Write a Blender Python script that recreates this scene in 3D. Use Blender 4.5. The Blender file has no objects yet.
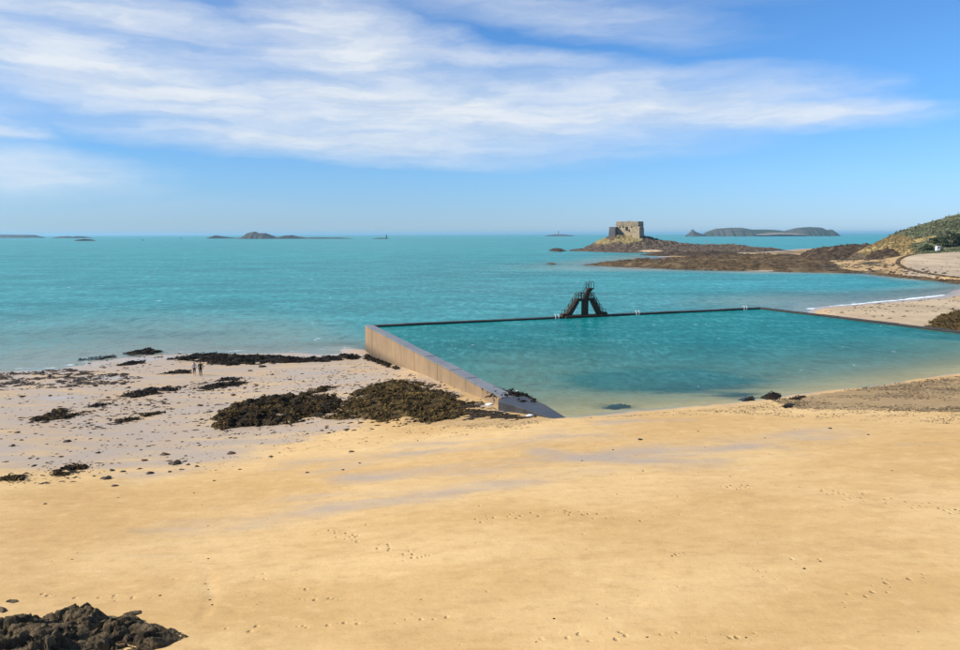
import bpy, bmesh, math, random
import numpy as np
from mathutils import Vector, Matrix

random.seed(7)
RNG = np.random.default_rng(11)
SC = bpy.context.scene
COL = SC.collection

# ------------------------------------------------------------------ camera
CAM_H = 17.0
FPX = 750.0                      # focal length in pixels of a 960-wide frame
PITCH = math.atan((325 - 234.3) / FPX)
ROLL = 0.0024
_f = np.array([0, math.cos(PITCH), -math.sin(PITCH)])
_r0 = np.array([1.0, 0, 0]); _u0 = np.array([0, math.sin(PITCH), math.cos(PITCH)])
_r = math.cos(ROLL) * _r0 - math.sin(ROLL) * _u0
_u = math.sin(ROLL) * _r0 + math.cos(ROLL) * _u0
cam_d = bpy.data.cameras.new('camera'); cam = bpy.data.objects.new('camera', cam_d); COL.objects.link(cam)
M4 = Matrix(((_r[0], _u[0], -_f[0], 0), (_r[1], _u[1], -_f[1], 0), (_r[2], _u[2], -_f[2], CAM_H), (0, 0, 0, 1)))
cam.matrix_world = M4
cam_d.sensor_fit = 'HORIZONTAL'; cam_d.sensor_width = 36; cam_d.lens = 36 * FPX / 960
cam_d.clip_start = 0.5; cam_d.clip_end = 150000
SC.camera = cam

# ------------------------------------------------------------------ light
SUN_AZ = math.radians(-106)       # measured from +Y (view direction) towards +X
SUN_EL = math.radians(36)
sd = Vector((math.sin(SUN_AZ) * math.cos(SUN_EL), math.cos(SUN_AZ) * math.cos(SUN_EL), math.sin(SUN_EL)))
sun_d = bpy.data.lights.new('sun', 'SUN'); sun_d.energy = 5.0; sun_d.angle = math.radians(0.53); sun_d.color = (1.0, 0.95, 0.87)
sun = bpy.data.objects.new('sun', sun_d); COL.objects.link(sun)
sun.rotation_euler = (-sd).to_track_quat('-Z', 'Y').to_euler()
sun.location = (0, 0, 200)
SC.view_settings.view_transform = 'Standard'; SC.view_settings.look = 'None'
SC.view_settings.exposure = 0.50; SC.view_settings.gamma = 1.0; SC.view_settings.use_curve_mapping = False
SC.render.engine = 'CYCLES'
SC.cycles.use_denoising = True
SC.cycles.max_bounces = 6; SC.cycles.transparent_max_bounces = 8; SC.cycles.volume_bounces = 0
SC.cycles.sample_clamp_indirect = 4.0

class NT:
    """small helper for building node trees"""
    def __init__(s, tree):
        s.t = tree; s.n = tree.nodes; s.l = tree.links
    def new(s, typ, **kw):
        nd = s.n.new(typ)
        for k, v in kw.items():
            setattr(nd, k, v)
        return nd
    def put(s, sock, v):
        if hasattr(v, 'is_linked') or hasattr(v, 'links'):
            s.l.new(v, sock)
        elif v is not None:
            if hasattr(sock, 'default_value') and isinstance(v, (tuple, list)) and len(v) == 3 and sock.type == 'RGBA':
                v = (*v, 1)
            sock.default_value = v
    def math(s, op, a, b=None, c=None, clamp=False):
        nd = s.new('ShaderNodeMath', operation=op, use_clamp=clamp)
        s.put(nd.inputs[0], a)
        if b is not None: s.put(nd.inputs[1], b)
        if c is not None: s.put(nd.inputs[2], c)
        return nd.outputs[0]
    def mix(s, fac, a, b, blend='MIX'):
        nd = s.new('ShaderNodeMix', data_type='RGBA', blend_type=blend)
        s.put(nd.inputs[0], fac); s.put(nd.inputs[6], a); s.put(nd.inputs[7], b)
        return nd.outputs[2]
    def ramp(s, v, lo, hi, a=0.0, b=1.0, smooth=True):
        nd = s.new('ShaderNodeMapRange', interpolation_type='SMOOTHSTEP' if smooth else 'LINEAR', clamp=True)
        s.put(nd.inputs[0], v)
        for i, x in enumerate((lo, hi, a, b)): s.put(nd.inputs[i + 1], x)
        return nd.outputs[0]
    def mapping(s, vec, loc=(0, 0, 0), rot=(0, 0, 0), scale=(1, 1, 1), typ='POINT'):
        nd = s.new('ShaderNodeMapping', vector_type=typ)
        s.put(nd.inputs[0], vec); nd.inputs[1].default_value = loc; nd.inputs[2].default_value = rot; nd.inputs[3].default_value = scale
        return nd.outputs[0]
    def noise(s, vec, scale=1, detail=4, rough=0.5, dist=0.0, lac=2.0):
        nd = s.new('ShaderNodeTexNoise')
        s.put(nd.inputs['Vector'], vec); nd.inputs['Scale'].default_value = scale
        nd.inputs['Detail'].default_value = detail; nd.inputs['Roughness'].default_value = rough
        nd.inputs['Distortion'].default_value = dist; nd.inputs['Lacunarity'].default_value = lac
        return nd.outputs[0]
    def voronoi(s, vec, scale=1, feature='F1', rand=1.0):
        nd = s.new('ShaderNodeTexVoronoi', feature=feature)
        s.put(nd.inputs['Vector'], vec); nd.inputs['Scale'].default_value = scale; nd.inputs['Randomness'].default_value = rand
        return nd.outputs[0]
    def attr(s, name):
        nd = s.new('ShaderNodeAttribute'); nd.attribute_name = name
        return nd.outputs['Fac']
    def bump(s, h, strength=0.5, dist=0.1, normal=None):
        nd = s.new('ShaderNodeBump'); nd.inputs['Strength'].default_value = strength; nd.inputs['Distance'].default_value = dist
        s.put(nd.inputs['Height'], h)
        if normal is not None: s.put(nd.inputs['Normal'], normal)
        return nd.outputs[0]

# ------------------------------------------------------------------ sky and clouds
W = bpy.data.worlds.new('World'); SC.world = W; W.use_nodes = True
W.node_tree.nodes.clear()
nt = NT(W.node_tree)
sky = nt.new('ShaderNodeTexSky', sky_type='NISHITA', sun_disc=False)
sky.sun_elevation = SUN_EL; sky.sun_rotation = SUN_AZ
sky.altitude = 0; sky.air_density = 1.0; sky.dust_density = 0.0; sky.ozone_density = 6.0
hsv = nt.new('ShaderNodeHueSaturation'); hsv.inputs['Saturation'].default_value = 1.0; hsv.inputs['Value'].default_value = 1.0
nt.l.new(sky.outputs[0], hsv.inputs['Color'])
tc = nt.new('ShaderNodeTexCoord')
sep = nt.new('ShaderNodeSeparateXYZ'); nt.l.new(tc.outputs['Generated'], sep.inputs[0])
az = nt.math('MULTIPLY', nt.math('ARCTAN2', sep.outputs[0], sep.outputs[1]), 57.29578)
el = nt.math('MULTIPLY', nt.math('ARCSINE', sep.outputs[2]), 57.29578)
comb = nt.new('ShaderNodeCombineXYZ'); nt.l.new(az, comb.inputs[0]); nt.l.new(el, comb.inputs[1])
UV = comb.outputs[0]
# slow warp so the banks get torn outlines
wn = nt.new('ShaderNodeTexNoise'); nt.put(wn.inputs['Vector'], nt.mapping(UV, scale=(0.09, 0.3, 1))); wn.inputs['Scale'].default_value = 1; wn.inputs['Detail'].default_value = 5; wn.inputs['Roughness'].default_value = 0.62
wv = nt.new('ShaderNodeVectorMath', operation='SUBTRACT'); nt.l.new(wn.outputs['Color'], wv.inputs[0]); wv.inputs[1].default_value = (0.5, 0.5, 0.5)
ws = nt.new('ShaderNodeVectorMath', operation='MULTIPLY'); nt.l.new(wv.outputs[0], ws.inputs[0]); ws.inputs[1].default_value = (13, 2.4, 0)
wa = nt.new('ShaderNodeVectorMath', operation='ADD'); nt.l.new(UV, wa.inputs[0]); nt.l.new(ws.outputs[0], wa.inputs[1])
WUV = wa.outputs[0]
def px2ang(px, py):
    d = _f + (px - 480) / FPX * _r + (325 - py) / FPX * _u
    d = d / np.linalg.norm(d)
    return math.degrees(math.atan2(d[0], d[1])), math.degrees(math.asin(d[2]))
BANKS = [  # cx, cy, half-width, half-height in picture pixels, tilt deg, density
    (420, 110, 390, 56, -1.5, 1.0), (330, 140, 300, 26, -3, 0.9), (640, 100, 230, 40, -2, 0.95), (770, 112, 170, 19, -4, 0.85), (80, 222, 420, 36, 0, 0.34), (150, 85, 330, 42, -7, 1.0), (40, 40, 300, 30, -8, 0.85),
    (345, 45, 150, 62, -14, 0.95), (90, 10, 300, 30, -4, 0.8), (210, 75, 260, 22, -6, 0.75), (470, 60, 210, 16, -4, 0.6), (140, 60, 460, 75, -8, 0.62),
    (-40, 122, 110, 13, -6, 0.95), (0, 172, 160, 34, -1, 0.62), (-60, 140, 90, 16, -3, 0.6), (560, 14, 240, 30, -8, 0.52),
    (-350, 60, 300, 50, -4, 0.9), (330, -90, 500, 60, -8, 0.8), (-200, -220, 420, 80, -12, 0.8), (900, -260, 300, 50, 8, 0.5),
]
dens = None
for cx, cy, hw, hh, tilt, dn in BANKS:
    a0, e0 = px2ang(cx, cy)
    mp = nt.mapping(WUV, loc=(a0, e0, 0), rot=(0, 0, math.radians(tilt)), scale=(hw / 13.1, hh / 13.1, 1), typ='TEXTURE')
    ln = nt.new('ShaderNodeVectorMath', operation='LENGTH'); nt.l.new(mp, ln.inputs[0])
    m = nt.ramp(ln.outputs['Value'], 0.0, 1.3, dn, 0.0)
    dens = m if dens is None else nt.math('MAXIMUM', dens, m)
streak = nt.noise(nt.mapping(WUV, rot=(0, 0, math.radians(7)), scale=(0.04, 0.8, 1)), 1, 9, 0.58)
fine = nt.noise(nt.mapping(WUV, rot=(0, 0, math.radians(4)), scale=(0.13, 0.75, 1)), 1, 8, 0.6)
mixn = nt.math('ADD', nt.math('MULTIPLY', streak, 0.65), nt.math('MULTIPLY', fine, 0.35))
# wider cirrus round the rest of the sky
wide = nt.math('MULTIPLY', nt.ramp(nt.noise(nt.mapping(UV, loc=(40, 3, 0), scale=(0.02, 0.06, 1)), 1, 3, 0.5), 0.46, 0.62), nt.ramp(el, 17, 26))
dens = nt.math('MAXIMUM', dens, nt.math('MULTIPLY', wide, 0.8))
cl = nt.math('MULTIPLY', dens, nt.ramp(mixn, 0.25, 0.72, 0.55, 1.18, smooth=False))
cl = nt.math('POWER', nt.ramp(cl, 0.10, 0.88, smooth=False), 0.95)
cl = nt.math('MULTIPLY', cl, nt.ramp(el, 0.5, 3.5))
cl = nt.math('MULTIPLY', cl, 0.90)
shade = nt.ramp(fine, 0.3, 0.65)
ccol = nt.mix(shade, (4.9, 5.6, 6.5), (6.5, 6.75, 7.0))
tint = nt.mix(nt.ramp(el, 0, 12), (0.62, 0.80, 1.06), (0.62, 0.92, 1.16))
tint = nt.mix(nt.ramp(el, -0.5, 4.5), (0.52, 0.68, 1.03), tint)
blue = nt.mix(1.0, hsv.outputs[0], tint, 'MULTIPLY')
skyc = nt.mix(cl, blue, ccol)
bg = nt.new('ShaderNodeBackground'); bg.inputs['Strength'].default_value = 0.094
nt.l.new(skyc, bg.inputs['Color'])
wo = nt.new('ShaderNodeOutputWorld'); nt.l.new(bg.outputs[0], wo.inputs['Surface'])

# ------------------------------------------------------------------ geometry helpers
def P(px, py, z=0.0):
    d = _f + (px - 480) / FPX * _r + (325 - py) / FPX * _u
    t = (z - CAM_H) / d[2]
    return np.array([d[0] * t, d[1] * t, z])
def at(px, py, Y):
    d = _f + (px - 480) / FPX * _r + (325 - py) / FPX * _u
    t = Y / d[1]
    return np.array([d[0] * t, Y, CAM_H + d[2] * t])
def proj(X, Y, Z):
    v = np.stack([X, Y, Z - CAM_H], -1)
    w = v @ _f
    return 480 + FPX * (v @ _r) / w, 325 - FPX * (v @ _u) / w

def _hash(ix, iy, seed):
    h = (ix.astype(np.int64) * 374761393 + iy.astype(np.int64) * 668265263 + seed * 1442695041) & 0xFFFFFFFF
    h = ((h ^ (h >> 13)) * 1274126177) & 0xFFFFFFFF
    return (h ^ (h >> 16)) & 0xFFFFFFFF
def perlin(x, y, seed=0):
    x = np.asarray(x, float); y = np.asarray(y, float)
    ix = np.floor(x); iy = np.floor(y); fx = x - ix; fy = y - iy
    u = fx * fx * fx * (fx * (fx * 6 - 15) + 10); v = fy * fy * fy * (fy * (fy * 6 - 15) + 10)
    def g(dx, dy):
        a = _hash(ix + dx, iy + dy, seed) / 4294967296.0 * 6.2831853
        return np.cos(a) * (fx - dx) + np.sin(a) * (fy - dy)
    a = g(0, 0) * (1 - u) + g(1, 0) * u
    b = g(0, 1) * (1 - u) + g(1, 1) * u
    return (a * (1 - v) + b * v) * 1.5
def fbm(x, y, octv=4, seed=0, gain=0.5, ridged=False):
    s = 0; amp = 1; tot = 0; f = 1
    for o in range(octv):
        n = perlin(x * f + o * 17.3, y * f - o * 9.1, seed + o)
        if ridged: n = 1 - 2 * np.abs(n)
        s = s + n * amp; tot += amp; amp *= gain; f *= 2.03
    return s / tot
def worley(x, y, seed=0):
    ix = np.floor(x); iy = np.floor(y)
    f1 = np.full(np.shape(x), 9.0); f2 = f1.copy(); cid = np.zeros(np.shape(x))
    for dx in (-1, 0, 1):
        for dy in (-1, 0, 1):
            h = _hash(ix + dx, iy + dy, seed); h2 = _hash(ix + dx, iy + dy, seed + 77)
            cx = ix + dx + (h / 4294967296.0); cy = iy + dy + (h2 / 4294967296.0)
            d = np.hypot(x - cx, y - cy)
            m = d < f1
            f2 = np.where(m, f1, np.minimum(f2, d)); cid = np.where(m, (h2 % 1000) / 1000.0, cid); f1 = np.where(m, d, f1)
    return f1, f2, cid
def slabs(x, y, seed=0, tilt=0.6):
    """broken rock: cells that are tilted planes at different heights"""
    ix = np.floor(x); iy = np.floor(y); best = np.full(np.shape(x), 9.0); sec = best.copy(); h = np.zeros(np.shape(x))
    for dx in (-1, 0, 1):
        for dy in (-1, 0, 1):
            r = [_hash(ix + dx, iy + dy, seed + 31 * q) / 4294967296.0 for q in range(5)]
            ox = x - (ix + dx + r[0]); oy = y - (iy + dy + r[1]); d = np.hypot(ox, oy); m = d < best
            sec = np.where(m, best, np.minimum(sec, d)); best = np.where(m, d, best)
            h = np.where(m, (r[2] - 0.5) + tilt * ((r[3] - 0.5) * ox + (r[4] - 0.5) * oy), h)
    return h, np.clip(sec - best, 0, 1)
class TPS:
    """smooth height field through given points"""
    def __init__(s, pts, lam=1e-4):
        pts = np.array(pts, float); s.c = pts[:, :2]; n = len(pts)
        K = s.k(s.c) + lam * np.eye(n)
        Pm = np.c_[np.ones(n), s.c]
        A = np.block([[K, Pm], [Pm.T, np.zeros((3, 3))]])
        s.w = np.linalg.solve(A, np.r_[pts[:, 2], 0, 0, 0])
    def k(s, q):
        d2 = ((q[:, None, :] - s.c[None]) ** 2).sum(-1) + 1e-12
        return 0.5 * d2 * np.log(d2)
    def __call__(s, a, b):
        sh = np.shape(a); q = np.c_[np.ravel(a), np.ravel(b)]
        out = np.empty(len(q))
        for i in range(0, len(q), 40000):
            qq = q[i:i + 40000]
            out[i:i + 40000] = s.k(qq) @ s.w[:-3] + s.w[-3] + qq @ s.w[-2:]
        return out.reshape(sh)

def smooth01(t):
    t = np.clip(t, 0, 1); return t * t * (3 - 2 * t)

def mesh_obj(name, verts, faces, mat=None, parent=None, smooth=True, attrs=None):
    me = bpy.data.meshes.new(name)
    verts = np.asarray(verts, float)
    faces_l = faces.tolist() if isinstance(faces, np.ndarray) else faces
    me.from_pydata(verts.tolist(), [], faces_l)
    if mat is not None: me.materials.append(mat)
    if smooth: me.polygons.foreach_set('use_smooth', np.ones(len(me.polygons), bool))
    for k, v in (attrs or {}).items():
        a = me.attributes.new(k, 'FLOAT', 'POINT'); a.data.foreach_set('value', np.asarray(v, np.float32))
    me.update()
    o = bpy.data.objects.new(name, me); COL.objects.link(o)
    if parent is not None: o.parent = parent
    return o
def tag(o, label=None, cat=None, group=None, kind=None):
    if label: o['label'] = label
    if cat: o['category'] = cat
    if group: o['group'] = group
    if kind: o['kind'] = kind
    return o
def empty(name, loc, rz=0, label=None, cat=None, group=None):
    o = bpy.data.objects.new(name, None); COL.objects.link(o)
    o.location = loc; o.rotation_euler = (0, 0, rz); o.empty_display_size = 0.5
    return tag(o, label, cat, group)
def grid_faces(nr, nc):
    i = np.arange(nr - 1)[:, None] * nc + np.arange(nc - 1)[None]
    i = i.ravel()
    return np.c_[i, i + 1, i + nc + 1, i + nc]

class MB:
    """collects simple shapes into one mesh"""
    def __init__(s): s.v = []; s.f = []
    def add(s, v, f):
        b = len(s.v); s.v += [tuple(map(float, p)) for p in v]; s.f += [tuple(i + b for i in q) for q in f]; return s
    def box(s, x0, x1, y0, y1, z0, z1):
        v = [(x0, y0, z0), (x1, y0, z0), (x1, y1, z0), (x0, y1, z0), (x0, y0, z1), (x1, y0, z1), (x1, y1, z1), (x0, y1, z1)]
        return s.add(v, [(3, 2, 1, 0), (4, 5, 6, 7), (0, 1, 5, 4), (1, 2, 6, 5), (2, 3, 7, 6), (3, 0, 4, 7)])
    def frustum(s, x0, x1, y0, y1, z0, z1, k):
        v = [(x0, y0, z0), (x1, y0, z0), (x1, y1, z0), (x0, y1, z0), (x0 + k, y0 + k, z1), (x1 - k, y0 + k, z1), (x1 - k, y1 - k, z1), (x0 + k, y1 - k, z1)]
        return s.add(v, [(3, 2, 1, 0), (4, 5, 6, 7), (0, 1, 5, 4), (1, 2, 6, 5), (2, 3, 7, 6), (3, 0, 4, 7)])
    def prism(s, poly, z0, z1):
        n = len(poly)
        z0 = [z0] * n if np.isscalar(z0) else z0; z1 = [z1] * n if np.isscalar(z1) else z1
        v = [(p[0], p[1], a) for p, a in zip(poly, z0)] + [(p[0], p[1], a) for p, a in zip(poly, z1)]
        f = [tuple(range(n))[::-1], tuple(range(n, 2 * n))] + [(i, (i + 1) % n, n + (i + 1) % n, n + i) for i in range(n)]
        return s.add(v, f)
    def prism_xz(s, poly, y0, y1):
        n = len(poly)
        v = [(p[0], y0, p[1]) for p in poly] + [(p[0], y1, p[1]) for p in poly]
        f = [tuple(range(n)), tuple(range(n, 2 * n))[::-1]] + [((i + 1) % n, i, n + i, n + (i + 1) % n) for i in range(n)]
        return s.add(v, f)
    def tube(s, pts, r, n=6):
        pts = [Vector(p) for p in pts]; rings = []
        rr = r if isinstance(r, (list, tuple)) else [r] * len(pts)
        for i, p in enumerate(pts):
            d = (pts[min(i + 1, len(pts) - 1)] - pts[max(i - 1, 0)]).normalized()
            a = d.cross(Vector((0, 0, 1)) if abs(d.z) < 0.9 else Vector((1, 0, 0))).normalized(); b = d.cross(a)
            rings.append([p + a * math.cos(2 * math.pi * k / n) * rr[i] + b * math.sin(2 * math.pi * k / n) * rr[i] for k in range(n)])
        v = [q for R in rings for q in R]; f = []
        for i in range(len(pts) - 1):
            for k in range(n):
                f.append((i * n + k, i * n + (k + 1) % n, (i + 1) * n + (k + 1) % n, (i + 1) * n + k))
        f.append(tuple(range(n))[::-1]); f.append(tuple(range((len(pts) - 1) * n, len(pts) * n)))
        return s.add(v, f)
    def lathe(s, prof, n=16):
        v = []; f = []
        for r, z in prof:
            v += [(r * math.cos(2 * math.pi * k / n), r * math.sin(2 * math.pi * k / n), z) for k in range(n)]
        for i in range(len(prof) - 1):
            for k in range(n):
                f.append((i * n + k, i * n + (k + 1) % n, (i + 1) * n + (k + 1) % n, (i + 1) * n + k))
        f.append(tuple(range(n))[::-1]); f.append(tuple(range((len(prof) - 1) * n, len(prof) * n)))
        return s.add(v, f)
    def build(s, name, mat, parent=None, bevel=0, smooth=False):
        o = mesh_obj(name, s.v, s.f, mat, parent, smooth)
        bm = bmesh.new(); bm.from_mesh(o.data); bmesh.ops.recalc_face_normals(bm, faces=bm.faces)
        if bevel: bmesh.ops.bevel(bm, geom=list(bm.edges), offset=bevel, segments=1, affect='EDGES', clamp_overlap=True)
        bm.to_mesh(o.data); bm.free()
        return o

# ------------------------------------------------------------------ terrain height
POOL_Z = 3.72
CP = [  # picture x, y, height of the ground seen there
    # left shoreline and sea floor
    (-80, 377, 0), (0, 372, 0), (60, 369, 0), (100, 361, 0), (150, 356, 0), (220, 353, 0), (300, 353, 0), (340, 352.5, 0.0), (352, 345, -0.3),
    (-80, 345, -0.9), (0, 345, -0.9), (150, 336, -0.8), (300, 335, -1.0), (260, 345, -0.5), (335, 345, -0.5), (0, 305, -2.4), (300, 300, -2.4), (480, 300, -1.9), (560, 290, -2.0), (150, 270, -3), (450, 262, -3.2),
    # left beach
    (198, 376, 0.38), (0, 400, 0.95), (-80, 405, 0.95), (0, 440, 1.9), (0, 470, 2.4), (0, 500, 2.85), (150, 400, 0.95), (150, 450, 1.95), (150, 490, 2.65),
    (250, 465, 2.55), (250, 430, 1.8), (300, 385, 0.95), (345, 450, 2.85), (400, 415, 2.5), (364, 350, 0.25), (400, 367, 1.2), (440, 381, 2.2), (477, 396, 2.85),
    (500, 411, 3.2), (548, 419, 3.72), (450, 435, 3.25),
    # pool edge
    (572, 418, 3.74), (600, 415, 3.72), (640, 411.5, 3.72), (700, 406, 3.72), (760, 400, 3.72), (800, 394, 3.72), (850, 388, 3.72), (900, 382, 3.72), (960, 373, 3.72), (1040, 361, 3.72),
    # dry beach
    (520, 440, 3.8), (560, 445, 3.98), (700, 430, 4.1), (850, 412, 4.15), (960, 395, 4.15), (960, 440, 4.7), (700, 480, 4.6), (480, 500, 4.3), (300, 520, 3.7), (150, 540, 3.55),
    (0, 560, 3.7), (-80, 560, 3.7), (0, 650, 4.65), (-80, 650, 4.65), (250, 650, 4.85), (480, 650, 5.1), (960, 650, 5.7), (1040, 650, 5.8), (960, 540, 5.3), (480, 570, 4.85), (720, 560, 5.1),
    # pool floor, seen through or under the water
    (430, 343, 1.2), (480, 360, 2.3), (540, 395, 3.1), (600, 335, 1.0), (700, 325, 0.8), (620, 380, 2.5), (700, 375, 2.45), (800, 360, 2.5), (880, 355, 2.5), (760, 385, 3.05), (840, 373, 3.1), (900, 362, 3.0),
    # outside the far and right pool walls
    (700, 298, -2.4), (770, 303, -0.5), (830, 312, 0.6), (870, 316, 1.4), (930, 320, 2.2), (1000, 320, 2.6), (960, 308, 1.3), (900, 306, 0.75),
    # cove shoreline, then cove bottom
    (815, 308.5, 0.0), (850, 305, 0.02), (900, 300.5, 0.02), (945, 295.5, 0.02), (962, 289, 0.05), (900, 293, -0.8), (850, 297, -0.8), (780, 296, -1.8), (780, 284, -3.0), (850, 283, -2.6), (925, 284, -1.0), (650, 284, -3.4),
    # far beach and reef flat
    (640, 268.5, -0.05), (760, 271.5, 0), (830, 272.5, 0), (880, 275.5, 0), (920, 279.5, 0), (960, 283.5, 0), (1010, 284, 0.6), (960, 276, 1.5), (900, 269, 1.5), (850, 266, 1.1), (960, 262, 4.0), (1020, 262, 4.5), (960, 253, 7), (920, 254, 6),
    (880, 257, 3.0), (820, 262, 1.4), (700, 264, 0.5), (640, 264, 0.2), (600, 262, -0.6), (560, 262, -2.2), (700, 256, 0.6), (760, 254, 0.8), (820, 252, 0.8), (620, 256, -0.8), (540, 252, -3), (870, 250, 2.0), (720, 249, -1.2), (800, 246, -1.5), (1000, 248, 7),
]
_q = []
for px, py, z in CP:
    p = P(px, py, z); _q.append((p[0] / p[1] * 1.4, math.log(p[1]), z))
_A = P(365, 325, 4.0); _C = P(760, 307, 4.0); _n = np.array([-(_C - _A)[1], (_C - _A)[0]]) / np.linalg.norm((_C - _A)[:2])
for _t in np.linspace(0.04, 1.0, 8):
    for _o, _zz in ((5, -0.7 - 1.3 * min(1, _t * 3)), (-4, -0.1), (14, -1.0 - 1.8 * min(1, _t * 3))):
        _p = _A[:2] + (_C - _A)[:2] * _t + _n * _o
        _q.append((_p[0] / _p[1] * 1.4, math.log(_p[1]), _zz))
_tps = TPS(_q, 2e-5)
GULLY = [P(203, 568, 3.9)[:2], P(209, 585, 4.0)[:2], P(211, 603, 4.1)[:2], P(203, 622, 4.3)[:2], P(193, 633, 4.4)[:2]]
def polyline_dist(X, Y, pts):
    best = np.full(np.shape(X), 1e9); tb = np.zeros(np.shape(X))
    n = len(pts) - 1
    for i in range(n):
        a = np.array(pts[i][:2]); b = np.array(pts[i + 1][:2]); d = b - a
        t = np.clip(((X - a[0]) * d[0] + (Y - a[1]) * d[1]) / (d @ d), 0, 1)
        dd = np.hypot(X - a[0] - t * d[0], Y - a[1] - t * d[1])
        m = dd < best; best = np.where(m, dd, best); tb = np.where(m, (i + t) / n, tb)
    return best, tb
def inside(poly, X, Y):
    r = np.zeros(np.shape(X), bool); n = len(poly)
    for i in range(n):
        x0, y0 = poly[i][:2]; x1, y1 = poly[(i + 1) % n][:2]
        c = ((y0 > Y) != (y1 > Y)) & (X < (x1 - x0) * (Y - y0) / (y1 - y0 + 1e-12) + x0)
        r ^= c
    return r
def terrain(X, Y):
    X = np.asarray(X, float); Y = np.asarray(Y, float)
    Yc = np.maximum(Y, 10)
    Xc = np.clip(X, -0.95 * Yc, 0.85 * Yc)
    z = _tps(Xc / Yc * 1.4, np.log(Yc))
    z = np.clip(z, -4, 8)
    k = smooth01((Y - 12) / 25)
    z = z + 0.05 * fbm(X * 0.16, Y * 0.3, 3, 3) * np.clip(z + 1, 0, 1) + 0.018 * fbm(X * 0.9, Y * 1.6, 2, 5) * (Y < 140)
    d, t = polyline_dist(X, Y, GULLY)
    z = z - 0.05 * np.exp(-(d / 0.09) ** 2) * smooth01(t * 4) * smooth01((1 - t) * 5) - 0.03 * np.exp(-((X - GULLY[1][0]) / 0.3) ** 2 - ((Y - GULLY[1][1]) / 0.7) ** 2)
    return z
def ground(px, py):
    """point of the terrain that the picture shows at px, py"""
    d = _f + (px - 480) / FPX * _r + (325 - py) / FPX * _u
    s = np.geomspace(12, 1100, 1600)
    X = d[0] * s; Y = d[1] * s; Z = CAM_H + d[2] * s
    g = terrain(X, Y)
    i = np.argmax(Z < g) if (Z < g).any() else len(s) - 1
    return np.array([X[i], Y[i], g[i]])
def ground_many(px, py):
    px = np.asarray(px, float); py = np.asarray(py, float)
    z = np.full(px.shape, 3.0)
    for _ in range(14):
        d = _f[None] + ((px - 480) / FPX)[:, None] * _r[None] + ((325 - py) / FPX)[:, None] * _u[None]
        t = (z - CAM_H) / d[:, 2]
        z = z + 0.6 * (terrain(d[:, 0] * t, d[:, 1] * t) - z)
    return d[:, 0] * t, d[:, 1] * t, z

# ------------------------------------------------------------------ materials
def new_mat(name):
    m = bpy.data.materials.new(name); m.use_nodes = True
    m.node_tree.nodes.clear()
    n = NT(m.node_tree)
    out = n.new('ShaderNodeOutputMaterial')
    geo = n.new('ShaderNodeNewGeometry')
    return m, n, out, geo.outputs['Position']
def principled(n, out, col, rough=0.8, spec=0.3, normal=None, ior=None):
    b = n.new('ShaderNodeBsdfPrincipled')
    n.put(b.inputs['Base Color'], col); n.put(b.inputs['Roughness'], rough); n.put(b.inputs['Specular IOR Level'], spec)
    if normal is not None: n.put(b.inputs['Normal'], normal)
    if ior is not None: b.inputs['IOR'].default_value = ior
    if out is not None: n.l.new(b.outputs[0], out.inputs['Surface'])
    return b

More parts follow.
